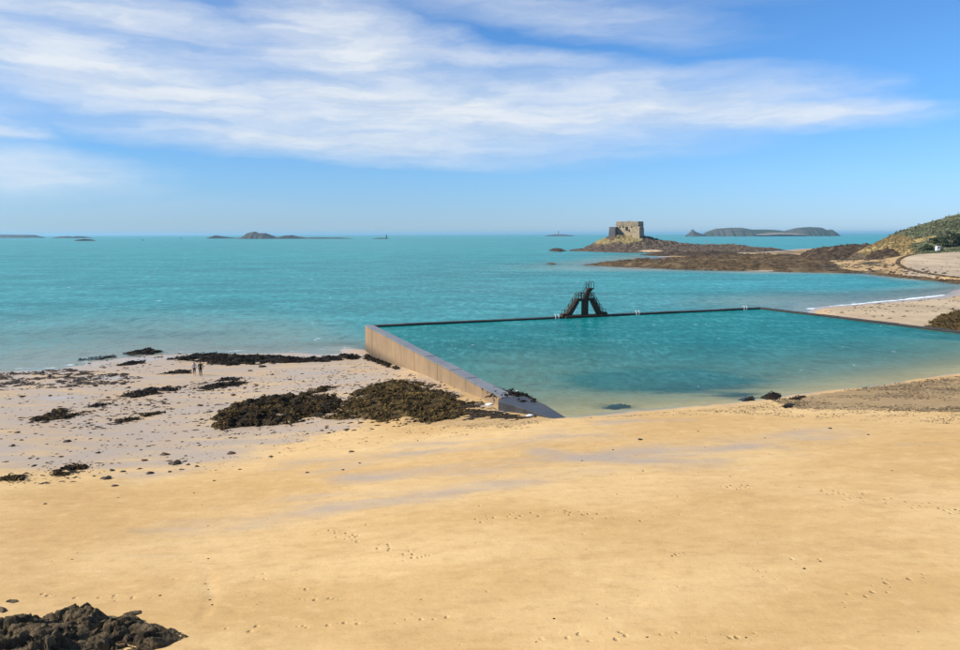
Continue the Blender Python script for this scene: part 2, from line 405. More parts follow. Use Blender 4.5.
def mat_sand():
    m, n, out, pos = new_mat('sand')
    wet_a = n.attr('wet'); weed = n.attr('weed'); pale = n.attr('pale')
    big = n.noise(n.mapping(pos, scale=(0.06, 0.13, 0.2)), 1, 5, 0.55)
    iso = n.noise(n.mapping(pos, scale=(0.09, 0.03, 0.2)), 1, 5, 0.65)
    mid = n.noise(n.mapping(pos, rot=(0, 0, 0.15), scale=(0.25, 0.9, 0.5)), 1, 5, 0.6)
    finen = n.noise(pos, 9, 4, 0.65)
    c = n.mix(n.ramp(big, 0.35, 0.65), (0.50, 0.315, 0.125), (0.60, 0.405, 0.182))
    c = n.mix(n.math('MULTIPLY', n.ramp(mid, 0.42, 0.68), 0.3), c, (0.45, 0.27, 0.108))
    c = n.mix(n.math('MULTIPLY', n.ramp(finen, 0.5, 0.75), 0.22), c, (0.34, 0.20, 0.085))
    c = n.mix(pale, c, n.mix(n.ramp(iso, 0.38, 0.62), (0.31, 0.25, 0.18), (0.44, 0.355, 0.245)))
    gv = n.ramp(n.math('ADD', n.attr('gravel'), n.math('MULTIPLY', n.math('SUBTRACT', finen, 0.5), 0.9)), 0.25, 0.8)
    c = n.mix(n.math('MULTIPLY', gv, 0.8), c, (0.24, 0.165, 0.085))
    mot = n.noise(n.mapping(pos, scale=(1.0, 1.6, 1)), 1.1, 7, 0.68)
    c = n.mix(n.ramp(mot, 0.34, 0.5, 0.32, 0.0), c, (0.36, 0.215, 0.085))
    c = n.mix(n.ramp(mot, 0.52, 0.7, 0.0, 0.3), c, (0.70, 0.50, 0.25))
    # wetness
    wn = n.noise(n.mapping(pos, rot=(0, 0, 0.12), scale=(0.16, 0.5, 0.3)), 1, 6, 0.6)
    wet = n.ramp(n.math('ADD', wet_a, n.math('MULTIPLY', n.math('SUBTRACT', wn, 0.5), 1.1)), 0.22, 0.80)
    film = n.ramp(n.math('ADD', wet_a, n.math('MULTIPLY', n.math('SUBTRACT', wn, 0.5), 1.4)), 0.85, 1.15)
    wc = n.mix(n.ramp(finen, 0.35, 0.7), (0.40, 0.305, 0.215), (0.33, 0.25, 0.17))
    c = n.mix(n.math('MULTIPLY', wet, 0.9), c, wc)
    # fine dark grit and shell specks
    v = n.voronoi(pos, 2.6)
    sp = n.math('MULTIPLY', n.ramp(v, 0.05, 0.11, 1, 0), n.ramp(n.noise(pos, 0.22, 3, 0.6), 0.52, 0.66))
    c = n.mix(n.math('MULTIPLY', sp, 0.75), c, (0.07, 0.045, 0.025))
    wd = n.ramp(n.math('ADD', weed, n.math('MULTIPLY', n.math('SUBTRACT', n.noise(n.mapping(pos, scale=(0.25, 0.5, 0.3)), 1, 5, 0.65), 0.5), 1.2)), 0.2, 0.9)
    c = n.mix(wd, c, (0.03, 0.028, 0.016))
    rough = n.ramp(wet, 0, 1, 0.92, 0.42, smooth=False)
    rough = n.math('SUBTRACT', rough, n.math('MULTIPLY', film, 0.24))
    h = n.math('ADD', n.math('MULTIPLY', finen, 0.25), n.math('MULTIPLY', n.noise(pos, 2.3, 4, 0.6), 0.7))
    # footprints in a few trodden patches
    tread = n.math('MULTIPLY', n.ramp(n.voronoi(n.mapping(pos, scale=(1.0, 0.7, 0.0)), 1.7), 0.04, 0.17, 1, 0), n.ramp(n.noise(n.mapping(pos, loc=(3, 9, 0), scale=(0.14, 0.55, 0)), 1, 4, 0.6), 0.57, 0.64))
    tk = n.math('MULTIPLY', n.ramp(n.voronoi(n.mapping(pos, scale=(1.0, 0.75, 0.0)), 3.0), 0.08, 0.32, 1, 0), n.ramp(n.attr('track'), 0.25, 0.6))
    c = n.mix(n.math('MULTIPLY', tk, 0.38), c, (0.30, 0.17, 0.065))
    rip = n.noise(n.mapping(pos, rot=(0, 0, 0.25), scale=(0.9, 4.5, 0)), 1, 3, 0.5, 0.4)
    h = n.math('ADD', h, n.math('MULTIPLY', rip, 0.35))
    h = n.math('SUBTRACT', h, n.math('ADD', n.math('MULTIPLY', tread, 1.1), n.math('MULTIPLY', tk, 1.6)))
    dry = n.math('SUBTRACT', 1.0, n.math('MULTIPLY', wet, 0.82))
    nm = n.bump(n.math('MULTIPLY', h, dry), 0.55, 0.06)
    principled(n, out, c, rough, n.ramp(wet, 0, 1, 0.15, 0.5), nm)
    return m

def mat_water(name, deep, shallow, k, wave, gloss_ior=1.25, patches=0.5, fleck_mode=1, chopscale=1.0):
    m, n, out, pos = new_mat(name)
    dep = n.attr('depth'); surf = n.attr('surf')
    ex = n.math('SUBTRACT', 1.0, n.math('POWER', 2.718, n.math('MULTIPLY', n.math('MAXIMUM', dep, 0.0), -k)))
    big = n.noise(n.mapping(pos, rot=(0, 0, 0.1), scale=(0.006, 0.022, 0)), 1, 5, 0.6)
    wind = n.noise(n.mapping(pos, rot=(0, 0, 0.06), scale=(0.012, 0.02, 0)), 1, 8, 0.7)
    c = n.mix(n.ramp(dep, 0.1, 2.1), shallow, deep)
    c = n.mix(n.math('MULTIPLY', n.ramp(big, 0.4, 0.66), patches), c, tuple(x * 0.62 for x in deep))
    c = n.mix(n.math('MULTIPLY', n.ramp(wind, 0.5, 0.72), 0.45), c, tuple(x * 0.66 for x in deep))
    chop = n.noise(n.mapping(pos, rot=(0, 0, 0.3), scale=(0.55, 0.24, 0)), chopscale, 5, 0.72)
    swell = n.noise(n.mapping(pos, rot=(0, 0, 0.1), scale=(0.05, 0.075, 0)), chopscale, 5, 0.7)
    wave_shade = n.math('ADD', n.math('MULTIPLY', chop, 0.6), n.math('MULTIPLY', swell, 0.4))  # wave shading painted into the colour: darker troughs, lighter crests
    c = n.mix(n.ramp(wave_shade, 0.40, 0.5, 0.62, 0.0), c, tuple(x * 0.55 for x in deep))
    c = n.mix(n.ramp(wave_shade, 0.5, 0.61, 0.0, 0.55), c, tuple(min(1, x * 1.5 + 0.07) for x in deep))
    # white flecks: sea whitecaps, painted sun glints on the pool; surf along marked shores
    fl = n.noise(n.mapping(pos, scale=(0.16, 0.07, 0) if fleck_mode == 1 else (0.8, 0.35, 0)), 1, 4, 0.75)
    caps_glints = n.math('MULTIPLY', n.ramp(fl, 0.665, 0.72), 0.7)
    fn = n.noise(n.mapping(pos, scale=(0.35, 0.6, 0)), 1, 6, 0.7)
    sf = n.ramp(n.math('ADD', surf, n.math('MULTIPLY', n.math('SUBTRACT', fn, 0.5), 1.5)), 0.45, 0.72)
    fm = n.math('MAXIMUM', caps_glints if fleck_mode else 0.0, sf)
    c = n.mix(fm, c, (0.72, 0.76, 0.76))
    h1 = n.noise(n.mapping(pos, rot=(0, 0, 0.2), scale=(0.55, 1.3, 0)), 1, 4, 0.55)
    h2 = n.noise(n.mapping(pos, rot=(0, 0, -0.15), scale=(0.10, 0.28, 0)), 1, 4, 0.55)
    h3 = n.noise(n.mapping(pos, rot=(0, 0, 0.1), scale=(1.6, 3.2, 0)), 1, 3, 0.6)
    h = n.math('ADD', n.math('ADD', n.math('MULTIPLY', h1, 0.5), n.math('MULTIPLY', h3, 0.2)), n.math('MULTIPLY', h2, 1.0))
    nm = n.bump(h, 1.0, wave)
    fr0 = n.new('ShaderNodeFresnel'); fr0.inputs['IOR'].default_value = 1.33; n.l.new(nm, fr0.inputs['Normal'])
    df = n.new('ShaderNodeBsdfDiffuse'); n.put(df.inputs['Color'], c); n.l.new(nm, df.inputs['Normal'])
    gl0 = n.new('ShaderNodeBsdfGlossy'); n.put(gl0.inputs['Roughness'], 0.22); n.l.new(nm, gl0.inputs['Normal'])
    bmx = n.new('ShaderNodeMixShader'); n.l.new(n.math('MULTIPLY', n.math('MINIMUM', fr0.outputs[0], gloss_ior), n.math('SUBTRACT', 1.0, fm)), bmx.inputs[0])
    n.l.new(df.outputs[0], bmx.inputs[1]); n.l.new(gl0.outputs[0], bmx.inputs[2])
    tr = n.new('ShaderNodeBsdfTransparent'); tr.inputs[0].default_value = (0.86, 0.97, 0.95, 1)
    gl = n.new('ShaderNodeBsdfGlossy'); gl.inputs['Roughness'].default_value = 0.12; n.l.new(nm, gl.inputs['Normal'])
    mx0 = n.new('ShaderNodeMixShader'); n.l.new(n.math('MINIMUM', fr0.outputs[0], gloss_ior), mx0.inputs[0]); n.l.new(tr.outputs[0], mx0.inputs[1]); n.l.new(gl.outputs[0], mx0.inputs[2])
    mx = n.new('ShaderNodeMixShader'); n.l.new(n.math('MAXIMUM', ex, fm), mx.inputs[0]); n.l.new(mx0.outputs[0], mx.inputs[1]); n.l.new(bmx.outputs[0], mx.inputs[2])
    n.l.new(mx.outputs[0], out.inputs['Surface'])
    return m

def mat_rock(name, cols, scale, rough=0.85, bump=0.6, bdist=0.1, spec=0.25, speck=None):
    m, n, out, pos = new_mat(name)
    a = n.noise(pos, scale, 6, 0.65); b = n.noise(n.mapping(pos, loc=(7, 3, 1)), scale * 0.31, 5, 0.6); f = n.noise(pos, scale * 5, 5, 0.7)
    c = n.mix(n.ramp(a, 0.36, 0.62), cols[0], cols[1])
    c = n.mix(n.math('MULTIPLY', n.ramp(b, 0.5, 0.64), 0.8), c, cols[2])
    c = n.mix(n.math('MULTIPLY', n.ramp(f, 0.52, 0.72), 0.55), c, cols[3] if len(cols) > 3 else cols[0])
    if speck: c = n.mix(n.ramp(n.noise(pos, scale * 2.2, 3, 0.5), speck[1], speck[1] + 0.04), c, speck[0])
    h = n.math('ADD', f, n.math('MULTIPLY', a, 1.5))
    principled(n, out, c, rough, spec, n.bump(h, bump, bdist))
    return m

MAT = {}
MAT['sand'] = mat_sand()
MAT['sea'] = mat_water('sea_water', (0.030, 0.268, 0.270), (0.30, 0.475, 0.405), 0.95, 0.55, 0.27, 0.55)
MAT['pool'] = mat_water('pool_water', (0.004, 0.172, 0.168), (0.05, 0.25, 0.21), 1.0, 0.26, 0.16, 0.3, fleck_mode=2, chopscale=2.2)
MAT['kelp'] = mat_rock('kelp', [(0.010, 0.008, 0.005), (0.055, 0.038, 0.018), (0.095, 0.064, 0.028), (0.014, 0.011, 0.007)], 3.2, 0.75, 1.0, 0.15, 0.12)
MAT['kelp_gold'] = mat_rock('golden_kelp', [(0.030, 0.022, 0.009), (0.105, 0.070, 0.022), (0.19, 0.12, 0.038), (0.022, 0.017, 0.008)], 2.6, 0.75, 1.0, 0.15, 0.12)
MAT['kelp_dark'] = mat_rock('dark_kelp', [(0.008, 0.007, 0.006), (0.022, 0.016, 0.010), (0.045, 0.030, 0.014), (0.012, 0.010, 0.008)], 2.2, 0.7, 0.8, 0.12, 0.12)
MAT['rock_fg'] = mat_rock('shore_rock', [(0.050, 0.036, 0.021), (0.150, 0.108, 0.060), (0.018, 0.014, 0.010), (0.25, 0.185, 0.105)], 3.5, 0.85, 1.0, 0.06, 0.12)
MAT['reef'] = mat_rock('reef_rock', [(0.038, 0.024, 0.013), (0.14, 0.09, 0.042), (0.20, 0.145, 0.075), (0.026, 0.020, 0.014)], 0.4, 0.9, 1.0, 0.6, 0.1)
MAT['reef_dark'] = mat_rock('dark_reef_rock', [(0.022, 0.015, 0.010), (0.090, 0.058, 0.032), (0.14, 0.095, 0.052), (0.020, 0.016, 0.013)], 0.4, 0.9, 1.0, 0.6, 0.1)
MAT['pebble'] = mat_rock('pebbles', [(0.07, 0.048, 0.026), (0.16, 0.115, 0.06), (0.24, 0.18, 0.10), (0.05, 0.036, 0.02)], 1.7, 0.8, 0.3, 0.02)
MAT['scrap'] = mat_rock('seaweed_scraps', [(0.016, 0.012, 0.008), (0.05, 0.032, 0.018), (0.085, 0.048, 0.028), (0.02, 0.015, 0.01)], 1.3, 0.6, 0.3, 0.02)
MAT['pale_stone'] = mat_rock('pale_stone', [(0.55, 0.55, 0.55), (0.68, 0.68, 0.67), (0.45, 0.44, 0.42), (0.5, 0.5, 0.5)], 3, 0.7, 0.4, 0.04)

def mat_concrete(name, light, dark, zlo, zhi, foot, streak=0.6, spec=0.3, rough=0.8):
    m, n, out, pos = new_mat(name)
    big = n.noise(pos, 0.35, 5, 0.6)
    st = n.noise(n.mapping(pos, scale=(0.8, 0.8, 0.09)), 1, 6, 0.7)
    f = n.noise(pos, 7, 5, 0.7)
    c = n.mix(n.ramp(big, 0.35, 0.65), light, tuple(x * 0.8 for x in light))
    c = n.mix(n.math('MULTIPLY', n.ramp(st, 0.48, 0.68), streak), c, dark)
    c = n.mix(n.math('MULTIPLY', n.ramp(f, 0.52, 0.75), 0.4), c, tuple(x * 0.55 for x in light))
    sx = n.new('ShaderNodeSeparateXYZ'); n.l.new(pos, sx.inputs[0])
    low = n.ramp(n.math('ADD', sx.outputs[2], n.math('MULTIPLY', n.math('SUBTRACT', big, 0.5), 1.6)), zlo, zhi, 1, 0)
    c = n.mix(n.math('MULTIPLY', low, 0.85), c, foot)
    principled(n, out, c, rough, spec, n.bump(f, 0.4, 0.02))
    return m
MAT['wall'] = mat_concrete('stained_concrete', (0.255, 0.170, 0.092), (0.14, 0.088, 0.043), 0.3, 1.9, (0.06, 0.043, 0.026), 0.38)
MAT['coping'] = mat_concrete('worn_coping', (0.165, 0.16, 0.155), (0.08, 0.075, 0.07), -5, -4, (0.2, 0.2, 0.2), 0.5, 0.6, 0.38)
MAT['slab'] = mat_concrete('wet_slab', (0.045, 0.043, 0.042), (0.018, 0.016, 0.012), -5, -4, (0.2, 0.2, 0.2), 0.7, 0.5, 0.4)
MAT['weedwall'] = mat_concrete('weedy_concrete', (0.040, 0.034, 0.026), (0.018, 0.016, 0.012), -5, -4, (0.02, 0.02, 0.02), 0.6, 0.4, 0.6)
MAT['tower'] = mat_concrete('weathered_concrete', (0.060, 0.038, 0.022), (0.018, 0.013, 0.009), -5, -4, (0.02, 0.02, 0.02), 0.7, 0.2, 0.85)
def mat_plain(name, col, rough=0.6, spec=0.3, metal=0.0, var=0.25, sc=6):
    m, n, out, pos = new_mat(name)
    c = n.mix(n.ramp(n.noise(pos, sc, 4, 0.6), 0.35, 0.7), col, tuple(x * (1 - var) for x in col))
    b = principled(n, out, c, rough, spec); b.inputs['Metallic'].default_value = metal
    return m
MAT['rail'] = mat_plain('rusty_rail', (0.10, 0.075, 0.055), 0.7)
MAT['white'] = mat_plain('white_paint', (0.78, 0.78, 0.76), 0.4)
MAT['fort'] = mat_rock('granite_masonry', [(0.25, 0.20, 0.125), (0.36, 0.285, 0.175), (0.19, 0.155, 0.11), (0.22, 0.18, 0.12)], 0.35, 0.9, 0.5, 0.3)
MAT['fort_dark'] = mat_rock('grey_masonry', [(0.075, 0.07, 0.068), (0.12, 0.11, 0.105), (0.06, 0.055, 0.055), (0.09, 0.08, 0.075)], 0.4, 0.9, 0.5, 0.3)
MAT['void'] = mat_plain('dark_opening', (0.02, 0.018, 0.016), 0.9)
MAT['isle'] = mat_rock('island_ground', [(0.030, 0.036, 0.022), (0.050, 0.052, 0.030), (0.085, 0.075, 0.052), (0.025, 0.026, 0.02)], 0.02, 0.95, 0.5, 4)
MAT['isle_rock'] = mat_rock('island_rock', [(0.028, 0.027, 0.024), (0.048, 0.043, 0.035), (0.08, 0.07, 0.052), (0.02, 0.019, 0.017)], 0.03, 0.95, 0.5, 3)
MAT['cobble'] = mat_rock('causeway_stone', [(0.06, 0.05, 0.036), (0.12, 0.10, 0.07), (0.085, 0.07, 0.048), (0.05, 0.042, 0.04)], 0.8, 0.8, 0.6, 0.1)

# ------------------------------------------------------------------ ground
NR, NC = 470, 460
Yr = np.geomspace(6, 900, NR)
tt = np.linspace(-1, 1, NC)
TX = tt[None] * (Yr[:, None] * 0.82 + 26); TY = np.repeat(Yr[:, None], NC, 1)
TZ = terrain(TX, TY)
TPX, TPY = proj(TX, TY, TZ)
# wetness, submerged weed and pale shell sand, as they lie on this beach
A3 = P(365, 325, 4.0); B3 = P(502, 397, 4.0); C3 = P(760, 307, 4.0); D3 = P(822, 314.2, 4.0); E3 = P(962, 331, 4.0); F3 = E3 + (E3 - D3) * 0.5
wall_x = A3[0] + (TY - A3[1]) * (B3[0] - A3[0]) / (B3[1] - A3[1])
left_side = smooth01((wall_x + 3 - TX) / 4) * (TY > 30)
wet = 0.66 * left_side * smooth01((2.75 - TZ) / 0.6)
def gp(L): return [ground(*q) for q in L]
STREAMS = [([(250, 528), (340, 508), (450, 493), (540, 478), (620, 464), (700, 458)], 1.3, 0.85), ([(330, 470), (400, 455), (470, 448), (540, 440), (610, 436)], 1.1, 0.8),
           ([(350, 478), (450, 470), (560, 462), (640, 452), (740, 446), (800, 437)], 1.2, 0.95), ([(540, 452), (640, 462), (730, 448), (790, 440), (860, 434)], 0.8, 0.95), ([(600, 424), (640, 421), (690, 421)], 0.6, 0.85), ([(900, 446), (960, 443)], 0.5, 0.7)]
for L, w, a in STREAMS:
    d, t = polyline_dist(TX, TY, gp(L))
    wet = np.maximum(wet, a * 0.56 * np.exp(-(d / w / 2.1) ** 2) * (TY < 70))
d, t = polyline_dist(TX, TY, gp([(220, 525), (400, 490), (560, 470), (700, 452), (820, 435)])); wet = np.maximum(wet, 0.40 * np.exp(-(d / 4.5) ** 2) * (TY < 70))
d, t = polyline_dist(TX, TY, gp([(300, 462), (420, 445), (560, 436)])); wet = np.maximum(wet, 0.40 * np.exp(-(d / 3.0) ** 2) * (TY < 70))
wet = np.maximum(wet, 0.5 * np.exp(-((TZ - POOL_Z) / 0.10) ** 2) * (1 - left_side) * (TY < 125) * (TY > 48))
wet = np.maximum(wet, 1.0 * smooth01((0.35 - TZ) / 0.3))
d, t = polyline_dist(TX, TY, GULLY); wet = np.maximum(wet, 0.5 * np.exp(-(d / 0.2) ** 2) * smooth01(1.3 - t * 1.6))
def blob(cx, cy, rx, ry): return np.exp(-((TPX - cx) / rx) ** 2 - ((TPY - cy) / ry) ** 2)
weed = 1.7 * blob(660, 381, 95, 11) + 0.8 * blob(830, 281, 60, 2.5) + 0.6 * blob(740, 281, 80, 2.0) + 0.75 * blob(615, 407, 25, 4) + 0.7 * blob(740, 396, 30, 4)
weed = np.maximum(weed, 0.5 * (TZ < -0.3) * (TY > 150))
weed = np.maximum(weed, 1.0 * (TY > 230) * smooth01((fbm(TX * 0.05, TY * 0.018, 4, 33) + 0.2) / 0.5) * (TZ < 3.2) * (TZ > -0.3) * smooth01((905 - TPX) / 40))
pale = 0.75 * smooth01((TPX - 800) / 40) * ((TPY > 298) & (TPY < 330) & (TY > 100)) + 0.9 * smooth01((TPX - 895) / 15) * ((TPY < 277) & (TY > 200))
for bx_, by_, rx_, ry_ in ((452, 393, 12, 2.5), (482, 405, 14, 2.5), (428, 383, 10, 2), (500, 412, 12, 2), (300, 372, 40, 2), (110, 378, 60, 3), (60, 398, 60, 4), (330, 372, 20, 2)):
    wet = np.maximum(wet, 1.15 * blob(bx_, by_, rx_, ry_) * (TY < 110))
gravel = np.maximum(1.0 * inside([(770, 401), (850, 390), (960, 377), (1060, 364), (1060, 400), (960, 411), (880, 410), (800, 408)], TPX, TPY) * (TY < 100), 0.55 * inside([(420, 372), (500, 405), (560, 421), (480, 428), (400, 425)], TPX, TPY) * (TY < 100))
gravel = gravel + 0.55 * ((TY > 230) & (TPX < 905) & (TZ > -0.2)) + 0.4 * blob(760, 408, 90, 5) * (TY < 100)
track = np.zeros_like(TX)
for L, w in (([(330, 531), (372, 543), (412, 557), (432, 560)], 0.4), ([(832, 494), (880, 499), (920, 505), (965, 512)], 0.8), ([(733, 488), (792, 485)], 0.6), ([(668, 555), (692, 553)], 0.5), ([(752, 572), (784, 577)], 0.5), ([(298, 592), (334, 601)], 0.4),
             ([(560, 637), (660, 637), (760, 638)], 0.3), ([(850, 600), (890, 585), (930, 575)], 0.35), ([(230, 630), (330, 622), (440, 618)], 0.3), ([(480, 520), (560, 512), (640, 520)], 0.5), ([(40, 596), (110, 598), (170, 594)], 0.3)):
    d, t = polyline_dist(TX, TY, gp(L)); track = np.maximum(track, np.exp(-(d / w) ** 2) * (TY < 60))
beach = mesh_obj('beach', np.c_[TX.ravel(), TY.ravel(), TZ.ravel()], grid_faces(NR, NC), MAT['sand'], attrs={'track': track.ravel(), 'gravel': gravel.ravel(), 'wet': wet.ravel(), 'weed': weed.ravel(), 'pale': pale.ravel()})
tag(beach, 'golden sand beach with wet grey patches', kind='structure')

# ------------------------------------------------------------------ sea
NR2, NC2 = 520, 340
Ys = np.r_[np.geomspace(34, 900, 420), np.geomspace(915, 45000, 100)]
ts = np.linspace(-1, 1, NC2)
SX = ts[None] * (Ys[:, None] * 1.15 + 60); SY = np.repeat(Ys[:, None], NC2, 1)
g = terrain(SX, np.minimum(SY, 900)); fade = smooth01((SY - 500) / 380)
depth = -g * (1 - fade) + 4.0 * fade
depth = np.where(SX < -0.05 * SY, depth, depth)
surf = np.zeros_like(depth)
lp = [P(*q, 0) for q in [(812, 309), (850, 305), (900, 300.2), (950, 294.8)]]
d, t = polyline_dist(SX, SY, lp); surf = np.maximum(surf, 0.78 * np.exp(-(d / 2.6) ** 2))
lp = [P(*q, 0) for q in [(800, 306.5), (850, 302.5), (910, 297.5), (945, 294)]]
d, t = polyline_dist(SX, SY, lp); surf = np.maximum(surf, 0.45 * np.exp(-(d / 2) ** 2))
lp = [P(*q, 0) for q in [(-60, 372), (0, 370), (50, 368), (95, 361)]]
d, t = polyline_dist(SX, SY, lp); surf = np.maximum(surf, 0.50 * np.exp(-(d / 2.2) ** 2))
lp = [P(*q, 0) for q in [(100, 357), (160, 353), (230, 350.5), (300, 351), (362, 347)]]
d, t = polyline_dist(SX, SY, lp); surf = np.maximum(surf, 0.42 * np.exp(-(d / 2.4) ** 2))
lp = [P(*q, 0) for q in [(770, 250), (792, 250.4)]]
d, t = polyline_dist(SX, SY, lp); surf = np.maximum(surf, 0.9 * np.exp(-(d / 14) ** 2))
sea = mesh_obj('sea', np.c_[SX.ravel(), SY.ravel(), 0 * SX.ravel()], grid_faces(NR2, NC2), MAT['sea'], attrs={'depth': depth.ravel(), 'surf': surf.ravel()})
tag(sea, 'turquoise sea reaching the horizon', kind='structure')

# ------------------------------------------------------------------ pool water
WALL_W = 1.35
ab = (B3 - A3)[:2]; ab /= np.linalg.norm(ab); nab = np.array([-ab[1], ab[0]])      # into the pool
ac = (C3 - A3)[:2]; ac /= np.linalg.norm(ac); nac = np.array([ac[1], -ac[0]])      # into the pool
off = 0.6
poly_pool = [A3[:2] + nab * off + nac * off, C3[:2] + nac * off + np.array([-.3, 0]), D3[:2] + np.array([-.4, -.4]), E3[:2] + np.array([-.4, -.4]), F3[:2] + np.array([-.4, -.4]),
             (90, 60), (60, 44), P(590, 432, POOL_Z)[:2], P(566, 420, POOL_Z)[:2], B3[:2] + nab * off]
xs = np.arange(-18, 92, 0.5); ys = np.arange(42, 138, 0.5)
GX, GY = np.meshgrid(xs, ys)
gz = terrain(GX, GY)
keepv = inside(poly_pool, GX, GY) & (gz < POOL_Z + 0.35)
ff = grid_faces(len(ys), len(xs)); kf = keepv.ravel()[ff].all(1); ff = ff[kf]
ids = np.unique(ff); rm = np.full(GX.size, -1); rm[ids] = np.arange(len(ids))
pv = np.c_[GX.ravel(), GY.ravel(), np.full(GX.size, POOL_Z)][ids]
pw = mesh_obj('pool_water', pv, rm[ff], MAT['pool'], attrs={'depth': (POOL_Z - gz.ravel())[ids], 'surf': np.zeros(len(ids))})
tag(pw, 'rippled turquoise water held inside the tidal pool', kind='structure')

# ------------------------------------------------------------------ pool walls
pool = empty('tidal_pool_wall', (A3[0], A3[1], 0), 0, 'long concrete wall enclosing the tidal swimming pool', 'pool wall')
O = np.array([A3[0], A3[1]])
def wall_run(p, q, nin, npan, mat_face, mat_cop, w, z1, zin, panels, ext0=0.0, ext1=0.0, base=-1.2):
    """a straight wall whose outer top edge runs from p to q; nin points into the pool"""
    p = np.array(p[:2]); q = np.array(q[:2]); L = np.linalg.norm(q - p); e = (q - p) / L
    mb = MB(); b0 = p - e * ext0; b1 = q + e * ext1
    quad = [b0 + nin * 0.06 - O, b1 + nin * 0.06 - O, b1 + nin * (w - 0.08) - O, b0 + nin * (w - 0.08) - O]
    mb.prism(quad, base, z1 - 0.16).build('wall_core', mat_face, pool)
    for i in range(npan):
        a0 = p + e * (L * i / npan + 0.025); a1 = p + e * (L * (i + 1) / npan - 0.025)
        j = random.uniform(-0.012, 0.012)
        if panels:
            MB().prism([a0 + nin * j - O, a1 + nin * j - O, a1 + nin * 0.2 - O, a0 + nin * 0.2 - O], base, z1 - 0.155).build('wall_panel', mat_face, pool)
        dz = random.uniform(-0.03, 0.03)
        MB().prism([a0 - nin * 0.04 - O, a1 - nin * 0.04 - O, a1 + nin * w - O, a0 + nin * w - O], z1 - 0.15 + dz, z1 + dz).build('coping_slab', mat_cop, pool, bevel=0.02)
wall_run(A3, B3, nab, 12, MAT['wall'], MAT['coping'], 1.2, 4.0, 3.6, True)
wall_run(A3 + np.r_[nab * 1.2, 0], C3, nac, 16, MAT['weedwall'], MAT['weedwall'], 1.1, 4.0, 3.6, False, 0.0, 0.4)
cd = (D3 - C3)[:2]; cd /= np.linalg.norm(cd); ncd = np.array([cd[1], -cd[0]])
de = (F3 - D3)[:2]; de /= np.linalg.norm(de); nde = np.array([de[1], -de[0]])
wall_run(C3, D3, ncd, 5, MAT['weedwall'], MAT['weedwall'], 1.0, 4.0, 3.6, False, 0, 0.3)
wall_run(D3, F3, nde, 10, MAT['weedwall'], MAT['weedwall'], 1.0, 4.0, 3.6, False)
# sloping slab at the beach end of the wall
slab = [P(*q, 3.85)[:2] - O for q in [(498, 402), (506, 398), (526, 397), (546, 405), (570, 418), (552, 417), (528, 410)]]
MB().prism(slab, 2.2, [3.95, 3.98, 3.9, 3.86, 3.72, 3.74, 3.84]).build('ramp_slab', MAT['slab'], pool, bevel=0.04)

